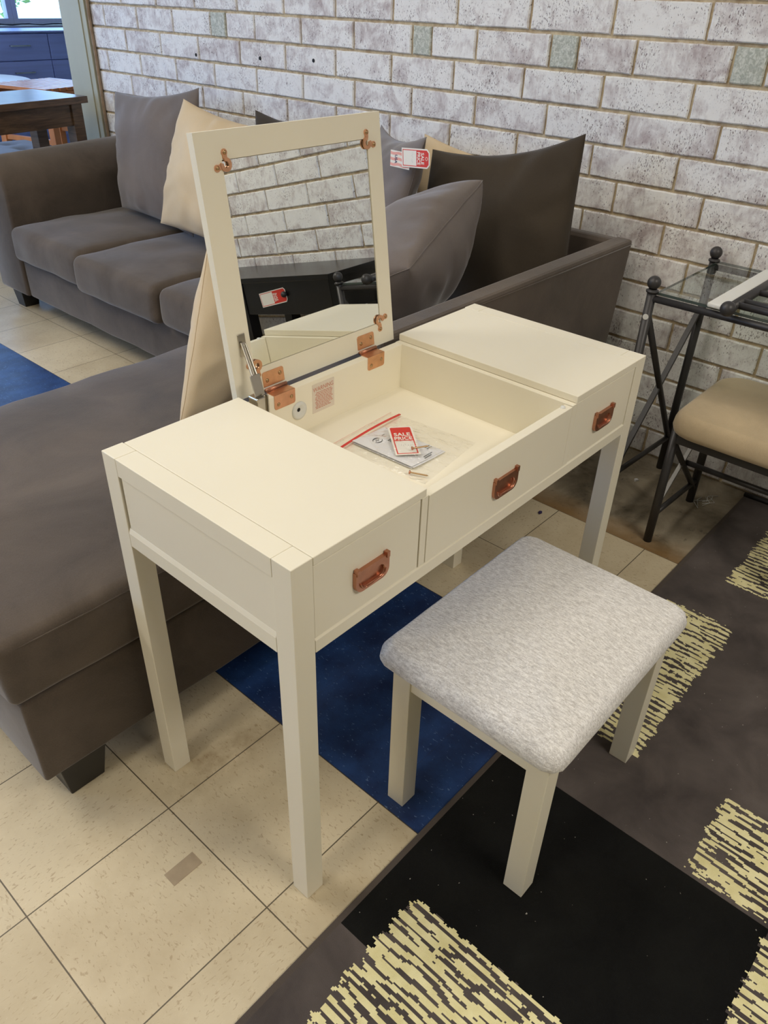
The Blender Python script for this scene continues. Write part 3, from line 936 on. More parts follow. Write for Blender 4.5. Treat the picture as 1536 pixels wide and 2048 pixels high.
# ------------------------------------------------------------------ tags, bag and its contents
def sale_tag(name, label, Mx, w=0.052, h=0.106, hole=True, group=None, dog=0.010, print_h=0.47):
    t = thing(name, label, 'sale tag', tuple(Mx.translation), 'red sale price tags')
    x, y = w/2, h/2
    pts = [(-x, -y), (x, -y), (x, y-dog), (x-dog, y), (-x+dog, y), (-x, y-dog)]
    b = bmesh.new(); prism(b, pts, 'z', -0.0006, 0)
    mesh_from('card', xform(b, Mx), M['card'], parent=t)
    b = bmesh.new()
    m = 0.0038; bw = 0.0022
    xx, yy = x-m, y-m
    yb = y-h*print_h
    def quad(x0, x1, y0, y1): box(b, x0, x1, y0, y1, 0, 0.0002)
    quad(-xx, xx, -yy, -yy+bw); quad(-xx, -xx+bw, -yy+bw, yb); quad(xx-bw, xx, -yy+bw, yb)
    d2 = dog*0.75
    prism(b, [(-xx, yb), (xx, yb), (xx, yy-d2), (xx-d2, yy), (-xx+d2, yy), (-xx, yy-d2)], 'z', 0, 0.0002)
    part_label(mesh_from('red_print', xform(b, Mx), M['red_print'], parent=t), 'red border and panel')
    b = text_bm('SALE', 0.0165, bold=0.00035, squash=0.95)
    for v in b.verts: v.co += Vector((0, yb+0.0185, 0.0004))
    c = text_bm('PRICE', 0.0165, bold=0.00035, squash=0.86)
    for v in c.verts: v.co += Vector((0, yb+0.0035, 0.0004))
    join(b, c)
    mesh_from('lettering', xform(b, Mx), M['card'], parent=t)
    b = bmesh.new()
    rg = random.Random(11)
    for k in range(7):
        px = -xx+0.008+k*0.0045; py = yb-0.018+rg.uniform(-0.003, 0.003)
        tube(b, [(px, py, 0.0002), (px+rg.uniform(-0.001, 0.002), py+rg.uniform(0.003, 0.007), 0.0002)], 0.00025, 5)
    mesh_from('pencil_marks', xform(b, Mx), M['pale_ink'], parent=t)
    if hole:
        b = bmesh.new(); lathe(b, [(0.0026, 0.0004), (0.0026, 0.0008), (0.0056, 0.0008), (0.0058, 0.0)], (0, yy-0.008, 0), (0, 0, 1), 20)
        mesh_from('eyelet', xform(b, Mx), M['pink'], True, parent=t)
    return t

BZ = 0.660
bag = thing('plastic_bag', 'clear zip plastic bag of hardware lying in the open vanity box', 'plastic bag', (0.52, 0.24, BZ))
cl, cr, fr_, fl_ = Vector((0.414, 0.349)), Vector((0.607, 0.359)), Vector((0.628, 0.150)), Vector((0.436, 0.124))
def bagpt(u, v):
    p = (cl*(1-u)+cr*u)*(1-v)+(fl_*(1-u)+fr_*u)*v
    return p
def bagheight(u, v, k):
    e = (max(0, u*(1-u))*4)**0.5*(max(0, v*(1-v))*4)**0.4
    body = math.exp(-((u-0.42)/0.34)**2-((v-0.55)/0.34)**2)
    cr_ = noise.noise(Vector((u*9+3, v*4, 2.0)))*0.0035+noise.noise(Vector((u*22, v*11, 5.0)))*0.0026+max(0, abs(v-0.55)-0.25)*0.010*noise.noise(Vector((u*15, v*15, 1.0)))+abs(noise.noise(Vector((u*6+v*9, v*5-u*3, 8.0))))*0.004
    return BZ+0.0016+e*(0.0015+0.0115*body+max(0, cr_)*1.3)
b = bmesh.new(); n = 46; gt = {}
for i in range(n+1):
    for j in range(n+1):
        u, v = i/n, j/n
        p = bagpt(u, v)
        gt[i, j] = b.verts.new((p.x, p.y, bagheight(u, v, 0)))
for i in range(n):
    for j in range(n):
        b.faces.new((gt[i,j], gt[i,j+1], gt[i+1,j+1], gt[i+1,j]))
mesh_from('film_top', b, M['film'], True, parent=bag)
b = bmesh.new()
vv = [b.verts.new((q.x, q.y, BZ+0.0008)) for q in (bagpt(0,0), bagpt(0,1), bagpt(1,1), bagpt(1,0))]
b.faces.new(vv); mesh_from('film_bottom', b, M['film'], parent=bag)
b = bmesh.new()
for vq, wd in ((0.108, 0.0013), (0.121, 0.0013)):
    pts = []
    for k in range(31):
        u = k/30; p = bagpt(u, vq); pts.append((p.x, p.y, BZ+0.0046+0.004*math.sin(PI*u)))
    tube(b, pts, wd, 6)
zz = mesh_from('zip_strip', b, M['red_zip'], True, parent=bag); part_label(zz, 'red zip closure')
b = bmesh.new()
for k in range(30):
    u0, u1 = k/30, (k+1)/30
    q = [(bagpt(u0, 0.005), u0, 0.005), (bagpt(u1, 0.005), u1, 0.005), (bagpt(u1, 0.011), u1, 0.011), (bagpt(u0, 0.011), u0, 0.011)]
    b.faces.new([b.verts.new((p.x, p.y, bagheight(u, v, 0)+0.0007)) for p, u, v in q])
mesh_from('bag_lip', b, M['pink'], parent=bag)
# folded instruction sheet inside the bag
ins = thing('instruction_sheet', 'folded white instruction sheet with round logo inside the clear bag', 'paper', (0.50, 0.25, BZ))
b = bmesh.new()
A4 = [Vector((0.452, 0.3235)), Vector((0.546, 0.3215)), Vector((0.552, 0.1745)), Vector((0.458, 0.1755))]
def sheet(bmm, c4, z, th, curl=0.0, seed=0):
    n = 10; top, bot = {}, {}
    for i in range(n+1):
        for j in range(n+1):
            u, v = i/n, j/n
            p = (c4[0]*(1-u)+c4[1]*u)*(1-v)+(c4[3]*(1-u)+c4[2]*u)*v
            h = z+curl*(1-u)**2+noise.noise(Vector((u*2, v*2, seed)))*0.0006
            top[i,j] = bmm.verts.new((p.x, p.y, h+th)); bot[i,j] = bmm.verts.new((p.x, p.y, h))
    for i in range(n):
        for j in range(n):
            bmm.faces.new((top[i,j], top[i,j+1], top[i+1,j+1], top[i+1,j])); bmm.faces.new((bot[i,j], bot[i+1,j], bot[i+1,j+1], bot[i,j+1]))
    for k in range(n):
        for a, c, d, e in (((k,0),(k+1,0),0,0), ((k+1,n),(k,n),0,0), ((0,k+1),(0,k),0,0), ((n,k),(n,k+1),0,0)):
            bmm.faces.new((bot[a], bot[c], top[c], top[a]))
sheet(b, A4, BZ+0.0012, 0.0006, 0.002, 1); sheet(b, [p+Vector((0.003, -0.004)) for p in A4], BZ+0.0021, 0.0006, 0.003, 2)
sheet(b, [p+Vector((0.0, 0.0)) for p in A4], BZ+0.0032, 0.0006, 0.004, 3)
bmesh.ops.recalc_face_normals(b, faces=b.faces)
mesh_from('sheet', b, M['paper'], parent=ins)
ZI = BZ+0.0062
b = bmesh.new()
def arc(cx, cy, rx, ry, a0, a1, w):
    pts = [(cx+rx*math.cos(a0+(a1-a0)*k/16), cy+ry*math.sin(a0+(a1-a0)*k/16), ZI) for k in range(17)]
    tube(b, pts, [w*(0.25+math.sin(PI*k/16)) for k in range(17)], 6)
arc(0.4905, 0.2905, 0.0105, 0.0085, 0.3, 2.9, 0.0008); arc(0.4905, 0.2905, 0.0105, 0.0085, PI+0.3, PI+2.9, 0.0008)
mesh_from('round_logo', b, M['grey_ink'], True, parent=ins)
b = bmesh.new()
tube(b, [(0.4845, 0.288, ZI), (0.489, 0.294, ZI), (0.491, 0.288, ZI), (0.496, 0.2935, ZI)], 0.0005, 6)
for k, (xa, xb, y) in enumerate(((0.505, 0.520, 0.276), (0.505, 0.517, 0.271), (0.506, 0.519, 0.266), (0.512, 0.519, 0.298), (0.535, 0.548, 0.205), (0.533, 0.547, 0.199), (0.505, 0.53, 0.184), (0.502, 0.522, 0.179))):
    obox(b, (xa, y, ZI-0.0002), (xb, y, ZI-0.0002), 0.0016, 0.0004)
mesh_from('printed_text', b, M['grey_ink'], parent=ins)
# loose sale tag lying on the sheet
tc = Vector((0.5165, 0.245, BZ+0.0138))
yd = Vector((0.066, 0.0835, 0.004)); xd = Vector((0.0375, -0.031, 0))
sale_tag('sale_tag', 'red SALE PRICE tag lying flat on the plastic bag of hardware', frame(tc, xd, yd), w=0.049, h=0.1065, hole=False, dog=0.003, print_h=0.52)
def screw(name, label, p0, p1, grp):
    t = thing(name, label, 'screw', tuple(p0), 'loose copper headed screws')
    d = (Vector(p1)-Vector(p0)).normalized()
    b = bmesh.new(); lathe(b, [(0.0, -0.0012), (0.0038, -0.0008), (0.004, 0.0004), (0.0018, 0.0026)], p0, tuple(d), 14)
    h = mesh_from('head', b, M['copper'], True, parent=t)
    b = bmesh.new(); L = (Vector(p1)-Vector(p0)).length
    prof = []
    k = 0
    zc = 0.002
    while zc < L-0.004:
        prof += [(0.0012, zc), (0.0018, zc+0.0006)]; zc += 0.0013
    prof.append((0.0, L))
    lathe(b, prof, p0, tuple(d), 10)
    mesh_from('shank', b, M['brass'], True, parent=t)
screw('wood_screw', 'long copper headed screw lying across the loose red sale tag', (0.4955, 0.2060, BZ+0.0195), (0.5270, 0.1905, BZ+0.0185), None)
screw('wood_screw', 'copper headed screw at the bag corner nearest the left top panel', (0.4420, 0.1665, BZ+0.0062), (0.4580, 0.1340, BZ+0.0052), None)

# ------------------------------------------------------------------ stool
stl = thing('vanity_stool', 'low cream stool with glittery silver upholstered seat in front of the vanity', 'stool', (0.495, -0.127, 0))
sx0, sx1, sy0, sy1, sl = 0.2680, 0.7215, -0.2930, 0.0400, 0.0405
for xa in (sx0, sx1-sl):
    for ya in (sy0, sy1-sl):
        mesh_from('leg', bx(xa, xa+sl, ya, ya+sl, RZ+0.0003 if ya < -0.05 else 0, 0.392), P, parent=stl, bevel=0.0012)
for a in ((sx0+sl, sx1-sl, sy0+0.004, sy0+0.022), (sx0+sl, sx1-sl, sy1-0.022, sy1-0.004), (sx0+0.003, sx0+0.021, sy0+sl, sy1-sl), (sx1-0.021, sx1-0.003, sy0+sl, sy1-sl)):
    mesh_from('rail', bx(*a, 0.340, 0.390), P, parent=stl, bevel=0.0012)
def stool_seat():
    bm = bmesh.new()
    x0, x1, y0, y1 = 0.2440, 0.7440, -0.3150, 0.0700
    cx, cy, hw, hh, r = (x0+x1)/2, (y0+y1)/2, (x1-x0)/2, (y1-y0)/2, 0.029
    N, K = 112, 16
    def out(th):
        return ray_shape2(lambda x, z: sdf_rr(x, z, 0, 0, hw, hh, r), th)
    def ray_shape2(f, th):
        a, b = 0.0, 0.5
        for _ in range(40):
            m = (a+b)/2
            if f(m*math.cos(th), m*math.sin(th)) < 0: a = m
            else: b = m
        return a*math.cos(th), a*math.sin(th)
    O = [out(2*PI*(k+0.5)/N) for k in range(N)]
    rings = []
    # from underside edge over the rounded side to the crown
    prof = [(0.955, 0.3900), (0.982, 0.3905), (0.996, 0.396), (1.0, 0.404), (0.996, 0.413), (0.984, 0.421), (0.962, 0.428), (0.93, 0.434)]
    prof += [(0.93*math.cos(PI/2*k/10), 0.434+0.022*(1-math.cos(PI/2*k/10)**2)) for k in range(1, 10)]
    for s, z in prof:
        rings.append([bm.verts.new((cx+px*s, cy+py*s, z+noise.noise(Vector((px*s*14, py*s*14, 0)))*0.0012)) for px, py in O])
    top = bm.verts.new((cx, cy, 0.456))
    for a, b in zip(rings, rings[1:]):
        for k in range(N):
            bm.faces.new((a[k], a[(k+1) % N], b[(k+1) % N], b[k]))
    for k in range(N): bm.faces.new((rings[-1][k], rings[-1][(k+1) % N], top))
    bm.faces.new(rings[0][::-1])
    return bm
ss = mesh_from('seat_cushion', stool_seat(), M['chenille'], True, parent=stl)
part_label(ss, 'silver grey chenille seat')

# ------------------------------------------------------------------ sectional sofa
sofa = thing('sectional_sofa', 'dark brown suede sectional sofa with long chaise along the brick wall', 'sofa', (1.3, 2.0, 0))
S = M['suede']
mesh_from('chaise_base', rbox((-0.222, 0.503, 0.096), (1.90, 1.375, 0.315), 0.008, 20, (0.004, 0.006, 0), 0.004, 1), S, True, sofa)
mesh_from('chaise_cushion', rbox((-0.240, 0.492, 0.316), (1.76, 1.375, 0.468), 0.021, 26, (0.006, 0.008, 0.012), 0.006, 2), S, True, sofa)
# piping along the chaise edge
mesh_from('seat_base', rbox((1.135, 1.38, 0.100), (1.90, 3.17, 0.285), 0.015, 20, (0.006, 0, 0), 0.004, 3), S, True, sofa)
for k, (ya, yb, xf) in enumerate(((2.565, 3.165, 1.095), (1.975, 2.560, 1.070), (1.385, 1.970, 1.085))):
    mesh_from('seat_cushion', rbox((xf, ya, 0.286), (1.76, yb, 0.440), 0.035, 18, (0.014, 0.004, 0.024), 0.008, 4+k), S, True, sofa)
# back frame along the wall, leaning slightly
bm = bmesh.new()
prism(bm, [(1.80, 0.10), (1.895, 0.10), (1.945, 0.735), (1.935, 0.755), (1.885, 0.757), (1.875, 0.745)], 'y', 0.515, 3.18)
mesh_from('sofa_back', bm, S, parent=sofa, bevel=0.012)
# left arm: broad, rounded over the top
prof = [(3.445, 0.10), (3.445, 0.60)]
for k in range(13):
    a = PI*k/12
    prof.append((3.305+0.142*math.cos(a), 0.628+0.135*math.sin(a)))
prof += [(3.168, 0.60), (3.175, 0.10)]
bm = bmesh.new(); prism(bm, prof, 'x', 1.125, 1.945)
for v in bm.verts:
    if v.co.z > 0.3: v.co.z -= (0.046 if v.co.x < 1.5 else 0.014)
mesh_from('sofa_arm', bm, S, True, sofa, bevel=0.014)
# right arm: thin track arm beside the chaise
bm = bmesh.new()
hexa(bm, [(0.73, 0.497, 0.30), (1.865, 0.497, 0.12), (1.865, 0.560, 0.12), (0.73, 0.560, 0.30)],
         [(0.73, 0.492, 0.757), (1.937, 0.492, 0.757), (1.937, 0.553, 0.757), (0.73, 0.553, 0.757)])
mesh_from('sofa_arm', bm, S, parent=sofa, bevel=0.010)
bm = bmesh.new()
tube(bm, [(0.74, 0.4915, 0.742), (1.930, 0.4915, 0.742)], 0.0014, 8)
mesh_from('piping', bm, S, True, sofa)
bm = bmesh.new()
tube(bm, [(-0.215+0.0, 0.4935, 0.452)]+[(-0.19+1.93*k/30, 0.4895, 0.453+0.002*noise.noise(Vector((k*0.8, 0, 0)))) for k in range(1, 31)], 0.0011, 6)
mesh_from('piping', bm, S, True, sofa)
def foot(cx, cy, s0, s1, z1):
    b = bmesh.new()
    q = lambda s, z: [(cx-s, cy-s, z), (cx+s, cy-s, z), (cx+s, cy+s, z), (cx-s, cy+s, z)]
    hexa(b, q(s0, 0), q(s1, z1))
    mesh_from('foot', b, M['foot_black'], parent=sofa, bevel=0.002)
foot(-0.140, 0.560, 0.038, 0.052, 0.107); foot(1.205, 3.365, 0.036, 0.048, 0.102)
foot(1.83, 0.58, 0.036, 0.046, 0.122); foot(1.83, 3.36, 0.036, 0.048, 0.102)
foot(-0.140, 1.31, 0.038, 0.052, 0.107)

# ------------------------------------------------------------------ pillows
def pillow(name, label, cat, mat, c4, t, seed, pinch=0.06, wr=0.012, power=0.5, tb=None):
    if not isinstance(pinch, tuple): pinch = (pinch, pinch, pinch)
    group = 'throw pillows on the sofa' if cat == 'pillow' else 'dark back cushions on the sofa'
    bm = pillow_bm(*c4, t, pinch, seed, wr, power=power, tb=tb)
    o = mesh_from(name, bm, M[mat], True)
    tag(o, label, cat, group)
    s = mesh_from('seam', seam_tube(*c4, pinch, seed, 0.0013), M[mat], True, o)
    return o
pillow('throw_pillow', 'large grey pillow leaning in the far left corner of the sofa', 'pillow', 'pil_grey',
       [(1.74, 3.125, 0.964), (1.80, 2.545, 1.024), (1.56, 2.36, 0.470), (1.60, 2.985, 0.485)], 0.20, 1, (0.04, 0.11, 0.05), 0.016)
pillow('throw_pillow', 'cream pillow leaning on the far grey pillow, left of the raised mirror', 'pillow', 'pil_cream',
       [(1.62, 2.412, 1.004), (1.68, 1.990, 0.935), (1.48, 1.86, 0.490), (1.46, 2.450, 0.530)], 0.20, 2, (0.03, 0.07, 0.05), 0.018)
pillow('back_cushion', 'dark brown cushion showing only one corner above the mirror frame', 'cushion', 'pil_dark',
       [(1.77, 2.137, 0.979), (1.80, 1.62, 0.93), (1.68, 1.62, 0.52), (1.68, 2.10, 0.52)], 0.11, 3, 0.07)
pillow('throw_pillow', 'grey pillow with a red sale tag pinned at its edge, right of the mirror', 'pillow', 'pil_grey',
       [(1.85, 1.517, 0.986), (1.50, 1.019, 1.035), (1.44, 1.13, 0.56), (1.68, 1.53, 0.52)], 0.15, 4, (0.05, 0.14, 0.05), 0.016)
pillow('throw_pillow', 'cream pillow wedged behind the big dark cushion by the wall', 'pillow', 'pil_cream',
       [(1.83, 1.292, 0.983), (1.86, 0.975, 0.925), (1.80, 0.90, 0.52), (1.76, 1.30, 0.52)], 0.10, 5, 0.04)
pillow('back_cushion', 'big dark brown cushion standing against the brick wall at the right arm', 'cushion', 'pil_dark',
       [(1.66, 1.118, 0.972), (1.785, 0.640, 1.062), (1.68, 0.572, 0.50), (1.50, 1.06, 0.490)], 0.17, 6, (0.02, 0.14, 0.04), 0.016)
pillow('throw_pillow', 'grey pillow tipped on its edge in front of the big dark cushion', 'pillow', 'pil_grey',
       [(1.502, 0.800, 0.944), (1.395, 1.150, 0.735), (0.905, 1.010, 0.612), (1.011, 0.660, 0.816)], 0.44, 7, (0.01, 0.02, 0.02), 0.024, 0.42, 0.18)
pillow('throw_pillow', 'cream pillow standing on the chaise behind the left half of the vanity', 'pillow', 'pil_cream',
       [(0.600, 0.935, 0.900), (0.920, 0.965, 0.810), (0.740, 0.905, 0.505), (0.410, 0.865, 0.505)], 0.17, 8, 0.03, 0.012)

# tags pinned to the grey pillow
TX = 1.452
tm = frame(Vector((TX, 1.0185, 0.981)), (0.0, -0.075, -1.0), (0, -1, 0.075))
ptag = sale_tag('sale_tag', 'red SALE PRICE tag hanging sideways from the grey pillow', tm, w=0.054, h=0.110)
us = thing('label_card', 'pink striped USA card peeking out behind the pillow sale tag', 'tag', (TX+0.003, 1.07, 0.968))
b = bmesh.new()
um = frame(Vector((TX+0.0025, 1.082, 0.968)), (0.0, 0.02, -1.0), (0, -1, -0.02))
box(b, -0.0235, 0.0235, -0.040, 0.038, -0.0006, 0)
mesh_from('card', xform(b, um), M['card'], parent=us)
b = bmesh.new()
for xq in (-0.016, 0.0, 0.016):
    for k in range(12):
        ya, yb = -0.040+0.078*k/12, -0.040+0.078*(k+1)/12
        o1, o2 = 0.0016*math.sin(k*0.9), 0.0016*math.sin((k+1)*0.9)
        b.faces.new([b.verts.new(p) for p in ((xq-0.004+o1, ya, 0.0002), (xq+0.004+o1, ya, 0.0002), (xq+0.004+o2, yb, 0.0002), (xq-0.004+o2, yb, 0.0002))])
mesh_from('stripes', xform(b, um), M['pink'], parent=us)
b = text_bm('USA', 0.0135, bold=0.0002)
for v in b.verts: v.co += Vector((0, -0.021, 0.0005))
mesh_from('lettering', xform(b, um), M['navy_ink'], parent=us)

# ------------------------------------------------------------------ glass topped table
IR = M['iron']
tbl = thing('glass_table', 'charcoal metal table with clear glass top and ball finials against the brick wall', 'table', (1.75, -0.16, 0))
px0, px1, py0, py1 = 1.540, 1.962, 0.232, -0.552
def post(px, py):
    b = bmesh.new()
    tube(b, [(px, py, RZ+0.001 if py < -0.07 else 0), (px, py, 0.738)], 0.0128, 16)
    o = mesh_from('leg', b, IR, True, tbl)
    b = bmesh.new()
    lathe(b, [(0.0, 0.0), (0.0165, 0.0), (0.0175, 0.003), (0.0165, 0.006), (0.012, 0.008), (0.011, 0.009)], (px, py, 0.738), (0, 0, 1), 20)
    ball(b, (px, py, 0.764), 0.0185)
    mesh_from('finial', b, IR, True, o)
    return o
for px in (px0, px1):
    for py in (py0, py1): fp = post(px, py)
b = bmesh.new(); tube(b, [(px0, py0, 0.722), (px0, py1, 0.722)], 0.0095, 12); mesh_from('rail', b, IR, True, tbl)
b = bmesh.new(); tube(b, [(px1, py0, 0.722), (px1, py1, 0.722)], 0.0095, 12); mesh_from('rail', b, IR, True, tbl)
for py in (py0, py1):
    b = bmesh.new(); tube(b, [(px0, py, 0.680), (px1, py, 0.125)], 0.0095, 12); mesh_from('cross_brace', b, IR, True, tbl)
    b = bmesh.new(); obox(b, (px0, py+0.004, 0.140), (px1, py+0.004, 0.590), 0.010, 0.017, (0, 1, 0)); mesh_from('cross_brace', b, IR, parent=tbl, bevel=0.001)
    b = bmesh.new(); tube(b, [(px0, py, 0.150), (px1, py, 0.125)], 0.0085, 12); mesh_from('stretcher', b, IR, True, tbl)
gb = bx(px0+0.004, px1+0.004, py1+0.014, py0-0.012, 0.7325, 0.7400)
for f in gb.faces:
    f.normal_update(); f.material_index = 0 if abs(f.normal.z) > 0.5 else 1
gt_ = mesh_from('glass_top', gb, parent=tbl, mats=[M['glass'], M['glass_edge']])
b = bmesh.new(); lathe(b, [(0.0, 0.001), (0.008, 0.0008), (0.008, 0)], (px0-0.0126, py0-0.002, 0.672), (-1, -0.2, 0), 18)
part_label(mesh_from('sticker', b, M['white_plastic'], parent=tbl), 'small pale oval sticker')

# loose chair back lying on the glass, with its foam guard
cb = thing('chair_back', 'unmounted charcoal chair back with ball ends lying on the glass table', 'chair back', (1.7, -0.17, 0.74))
CZ = 0.7545
for py in (0.012, -0.366):
    b = bmesh.new(); tube(b, [(1.516, py, CZ), (1.92, py, CZ)], 0.0125, 14); o = mesh_from('post', b, IR, True, cb)
    b = bmesh.new(); ball(b, (1.502, py, CZ+0.002), 0.0195)
    lathe(b, [(0.0125, 0.0), (0.016, 0.001), (0.016, 0.004), (0.0125, 0.006)], (1.517, py, CZ), (1, 0, 0), 18)
    mesh_from('finial', b, IR, True, o)
for xq, zq, rr in ((1.552, CZ+0.001, 0.009), (1.590, CZ+0.001, 0.009), (1.700, CZ, 0.008), (1.90, CZ, 0.009)):
    b = bmesh.new(); tube(b, [(xq, 0.012, zq), (xq, -0.366, zq)], rr, 12); mesh_from('crossbar', b, IR, True, cb)
fs = mesh_from('foam_guard', rbox((1.524, 0.030, 0.7402), (1.945, 0.074, 0.7535), 0.005, 10), M['foam'], True)
tag(fs, 'white foam packing strip lying on the glass tabletop', 'foam strip')

# chair without its back, pushed under the glass table
ch = thing('dining_chair', 'backless charcoal metal chair with tan padded seat under the glass table', 'chair', (1.67, -0.13, 0))
lx = (1.512, 1.826); ly = (0.060, -0.335)
for xa in lx:
    for ya in ly:
        b = bmesh.new(); z0 = RZ+0.001 if ya < -0.06 else 0.0
        tube(b, [(xa, ya, z0), (xa, ya, 0.392)], 0.0128, 16); mesh_from('leg', b, IR, True, ch)
b = bmesh.new()
for a in (((lx[0], ly[0]), (lx[0], ly[1])), ((lx[1], ly[0]), (lx[1], ly[1])), ((lx[0], ly[0]), (lx[1], ly[0])), ((lx[0], ly[1]), (lx[1], ly[1]))):
    obox(b, (*a[0], 0.368), (*a[1], 0.368), 0.018, 0.034)
mesh_from('seat_frame', b, IR, parent=ch, bevel=0.002)
for ya in ly:
    b = bmesh.new(); tube(b, [(lx[0], ya, 0.350), (lx[1], ya, 0.050)], 0.009, 12); mesh_from('cross_brace', b, IR, True, ch)
    b = bmesh.new(); obox(b, (lx[0], ya+0.003, 0.115), (lx[1], ya+0.003, 0.365), 0.008, 0.013, (0, 1, 0)); mesh_from('cross_brace', b, M['dull_metal'], parent=ch, bevel=0.001)
    b = bmesh.new(); tube(b, [(lx[0], ya, 0.100), (lx[1], ya, 0.080)], 0.0085, 12); mesh_from('stretcher', b, IR, True, ch)
b = bmesh.new(); tube(b, [(1.672, ly[0], 0.215), (1.672, ly[1], 0.215)], 0.0085, 12); mesh_from('stretcher', b, IR, True, ch)
def tan_seat():
    bm = bmesh.new()
    x0, x1, y0, y1 = 1.468, 1.880, -0.375, 0.083
    cx, cy, hw, hh = (x0+x1)/2, (y0+y1)/2, (x1-x0)/2, (y1-y0)/2
    N = 96; O = []
    for k in range(N):
        th = 2*PI*(k+0.5)/N; a, b_ = 0.0, 0.5
        for _ in range(40):
            m = (a+b_)/2
            if sdf_rr(m*math.cos(th), m*math.sin(th), 0, 0, hw, hh, 0.075) < 0: a = m
            else: b_ = m
        O.append((a*math.cos(th), a*math.sin(th)))
    prof = [(0.95, 0.3855), (0.985, 0.390), (1.0, 0.404), (0.994, 0.420), (0.975, 0.434), (0.945, 0.4445), (0.90, 0.451)]
    prof += [(0.90*math.cos(PI/2*k/9), 0.451+0.016*(1-math.cos(PI/2*k/9)**2)) for k in range(1, 9)]
    rings = [[bm.verts.new((cx+px*s, cy+py*s, z)) for px, py in O] for s, z in prof]
    top = bm.verts.new((cx, cy, 0.467))
    for a, b_ in zip(rings, rings[1:]):
        for k in range(N): bm.faces.new((a[k], a[(k+1) % N], b_[(k+1) % N], b_[k]))
    for k in range(N): bm.faces.new((rings[-1][k], rings[-1][(k+1) % N], top))
    bm.faces.new(rings[0][::-1])
    return bm
part_label(mesh_from('seat', tan_seat(), M['tan_seat'], True, ch), 'tan microfibre seat pad')

# ------------------------------------------------------------------ black desk seen in the mirror
dk = thing('black_desk', 'glossy black desk against the brick wall, seen reflected in the mirror', 'desk', (1.83, -1.09, 0))
B = M['black_paint']
yl, yr = -0.735, -1.96
mesh_from('desk_top', bx(1.640, 2.000, yr-0.02, yl+0.02, 0.738, 0.760), B, parent=dk, bevel=0.002)
mesh_from('apron', bx(1.660, 1.678, yr+0.05, yl-0.05, 0.596, 0.738), B, parent=dk, bevel=0.001)
mesh_from('back_apron', bx(1.930, 1.948, yr+0.05, yl-0.05, 0.596, 0.738), B, parent=dk, bevel=0.001)
for ya in (yl-0.05, yr):
    mesh_from('side_apron', bx(1.710, 1.905, ya, ya+0.05, 0.596, 0.738), B, parent=dk, bevel=0.001)
for xa in (1.655, 1.905):
    for ya in (yl-0.055, -1.368, yr):
        mesh_from('leg', bx(xa, xa+0.055, ya, ya+0.055, RZ+0.0005 if ya > -1.75 else 0.0, 0.738), B, parent=dk, bevel=0.002)
dtm = frame(Vector((1.6588, -1.111, 0.670)), (0, -0.14, 1.0), (0, 1, 0.14))
sale_tag('sale_tag', 'red SALE PRICE tag on the black desk, seen mirror-written in the mirror', dtm, w=0.062, h=0.185, print_h=0.5)
b = bmesh.new(); ball(b, (1.651, -1.026, 0.684), 0.013)
tube(b, [(1.6605, -1.026, 0.684), (1.652, -1.026, 0.684)], 0.006, 10)
mesh_from('knob', b, IR, True, dk)

# ------------------------------------------------------------------ things on the floor
tp = mesh_from('floor_tape', bx(-0.153, -0.088, 0.2020, 0.2345, 0.0002, 0.0008), M['tape'])
tag(tp, 'small tan rectangle of tape stuck on a beige floor tile', 'tape')
def scrap(name, label, c, s, mat, seed, cat):
    rg = random.Random(seed); b = bmesh.new(); n = 9
    top = [b.verts.new((c[0]+math.cos(2*PI*k/n)*s*rg.uniform(0.6, 1.1), c[1]+math.sin(2*PI*k/n)*s*0.7*rg.uniform(0.6, 1.1), 0.004+rg.uniform(0, 0.003))) for k in range(n)]
    bot = [b.verts.new((v.co.x*1.0, v.co.y, 0.0003)) for v in top]
    b.faces.new(top); b.faces.new(bot[::-1])
    for k in range(n): b.faces.new((bot[k], bot[(k+1) % n], top[(k+1) % n], top[k]))
    tag(mesh_from(name, b, mat), label, cat)
scrap('paper_scrap', 'white paper scrap on the bare concrete by the vanity right leg', (1.818, 0.252), 0.011, M['paper'], 1, 'scrap')
scrap('plastic_bit', 'dark purple bit of litter on the tile behind the vanity stool', (1.405, 0.385), 0.009, simple('purple_plastic', (52, 40, 84), 0.4), 2, 'litter')
b = bmesh.new()
for k in range(6):
    x, y = 1.80+0.012*k, 0.02+0.006*math.sin(k*2.1)
    tube(b, [(x, y, 0.0015), (x+0.03, y+0.03*math.cos(k), 0.004), (x+0.06, y+0.015*math.sin(k), 0.0015)], 0.0011, 6)
tag(mesh_from('plastic_strand', b, M['white_plastic'], True), 'shredded pale plastic strands on the concrete beside the rug', 'litter')

# ------------------------------------------------------------------ far showroom beyond the brick wall
pt = thing('pub_table', 'dark stained wooden counter table behind the left sofa arm', 'table', (1.35, 3.75, 0))
DW = M['dark_wood']
ang = math.radians(9.5)
TM = Matrix.Translation((1.845, 3.572, 0)) @ Matrix.Rotation(ang, 4, 'Z')     # local: -x along front edge, +y away
def T(bm): return xform(bm, TM)
mesh_from('table_top', T(bx(-1.25, 0, 0, 0.44, 0.868, 0.900)), DW, parent=pt, bevel=0.002)
for a in ((-1.20, -0.065, 0.035, 0.055), (-1.20, -0.065, 0.385, 0.405), (-0.055, -0.035, 0.07, 0.37), (-1.215, -1.195, 0.07, 0.37)):
    mesh_from('apron', T(bx(*a, 0.765, 0.868)), DW, parent=pt, bevel=0.001)
for xa in (-0.090, -1.225):
    for ya in (0.025, 0.350):
        mesh_from('leg', T(bx(xa, xa+0.065, ya, ya+0.065, 0, 0.868)), DW, parent=pt, bevel=0.002)

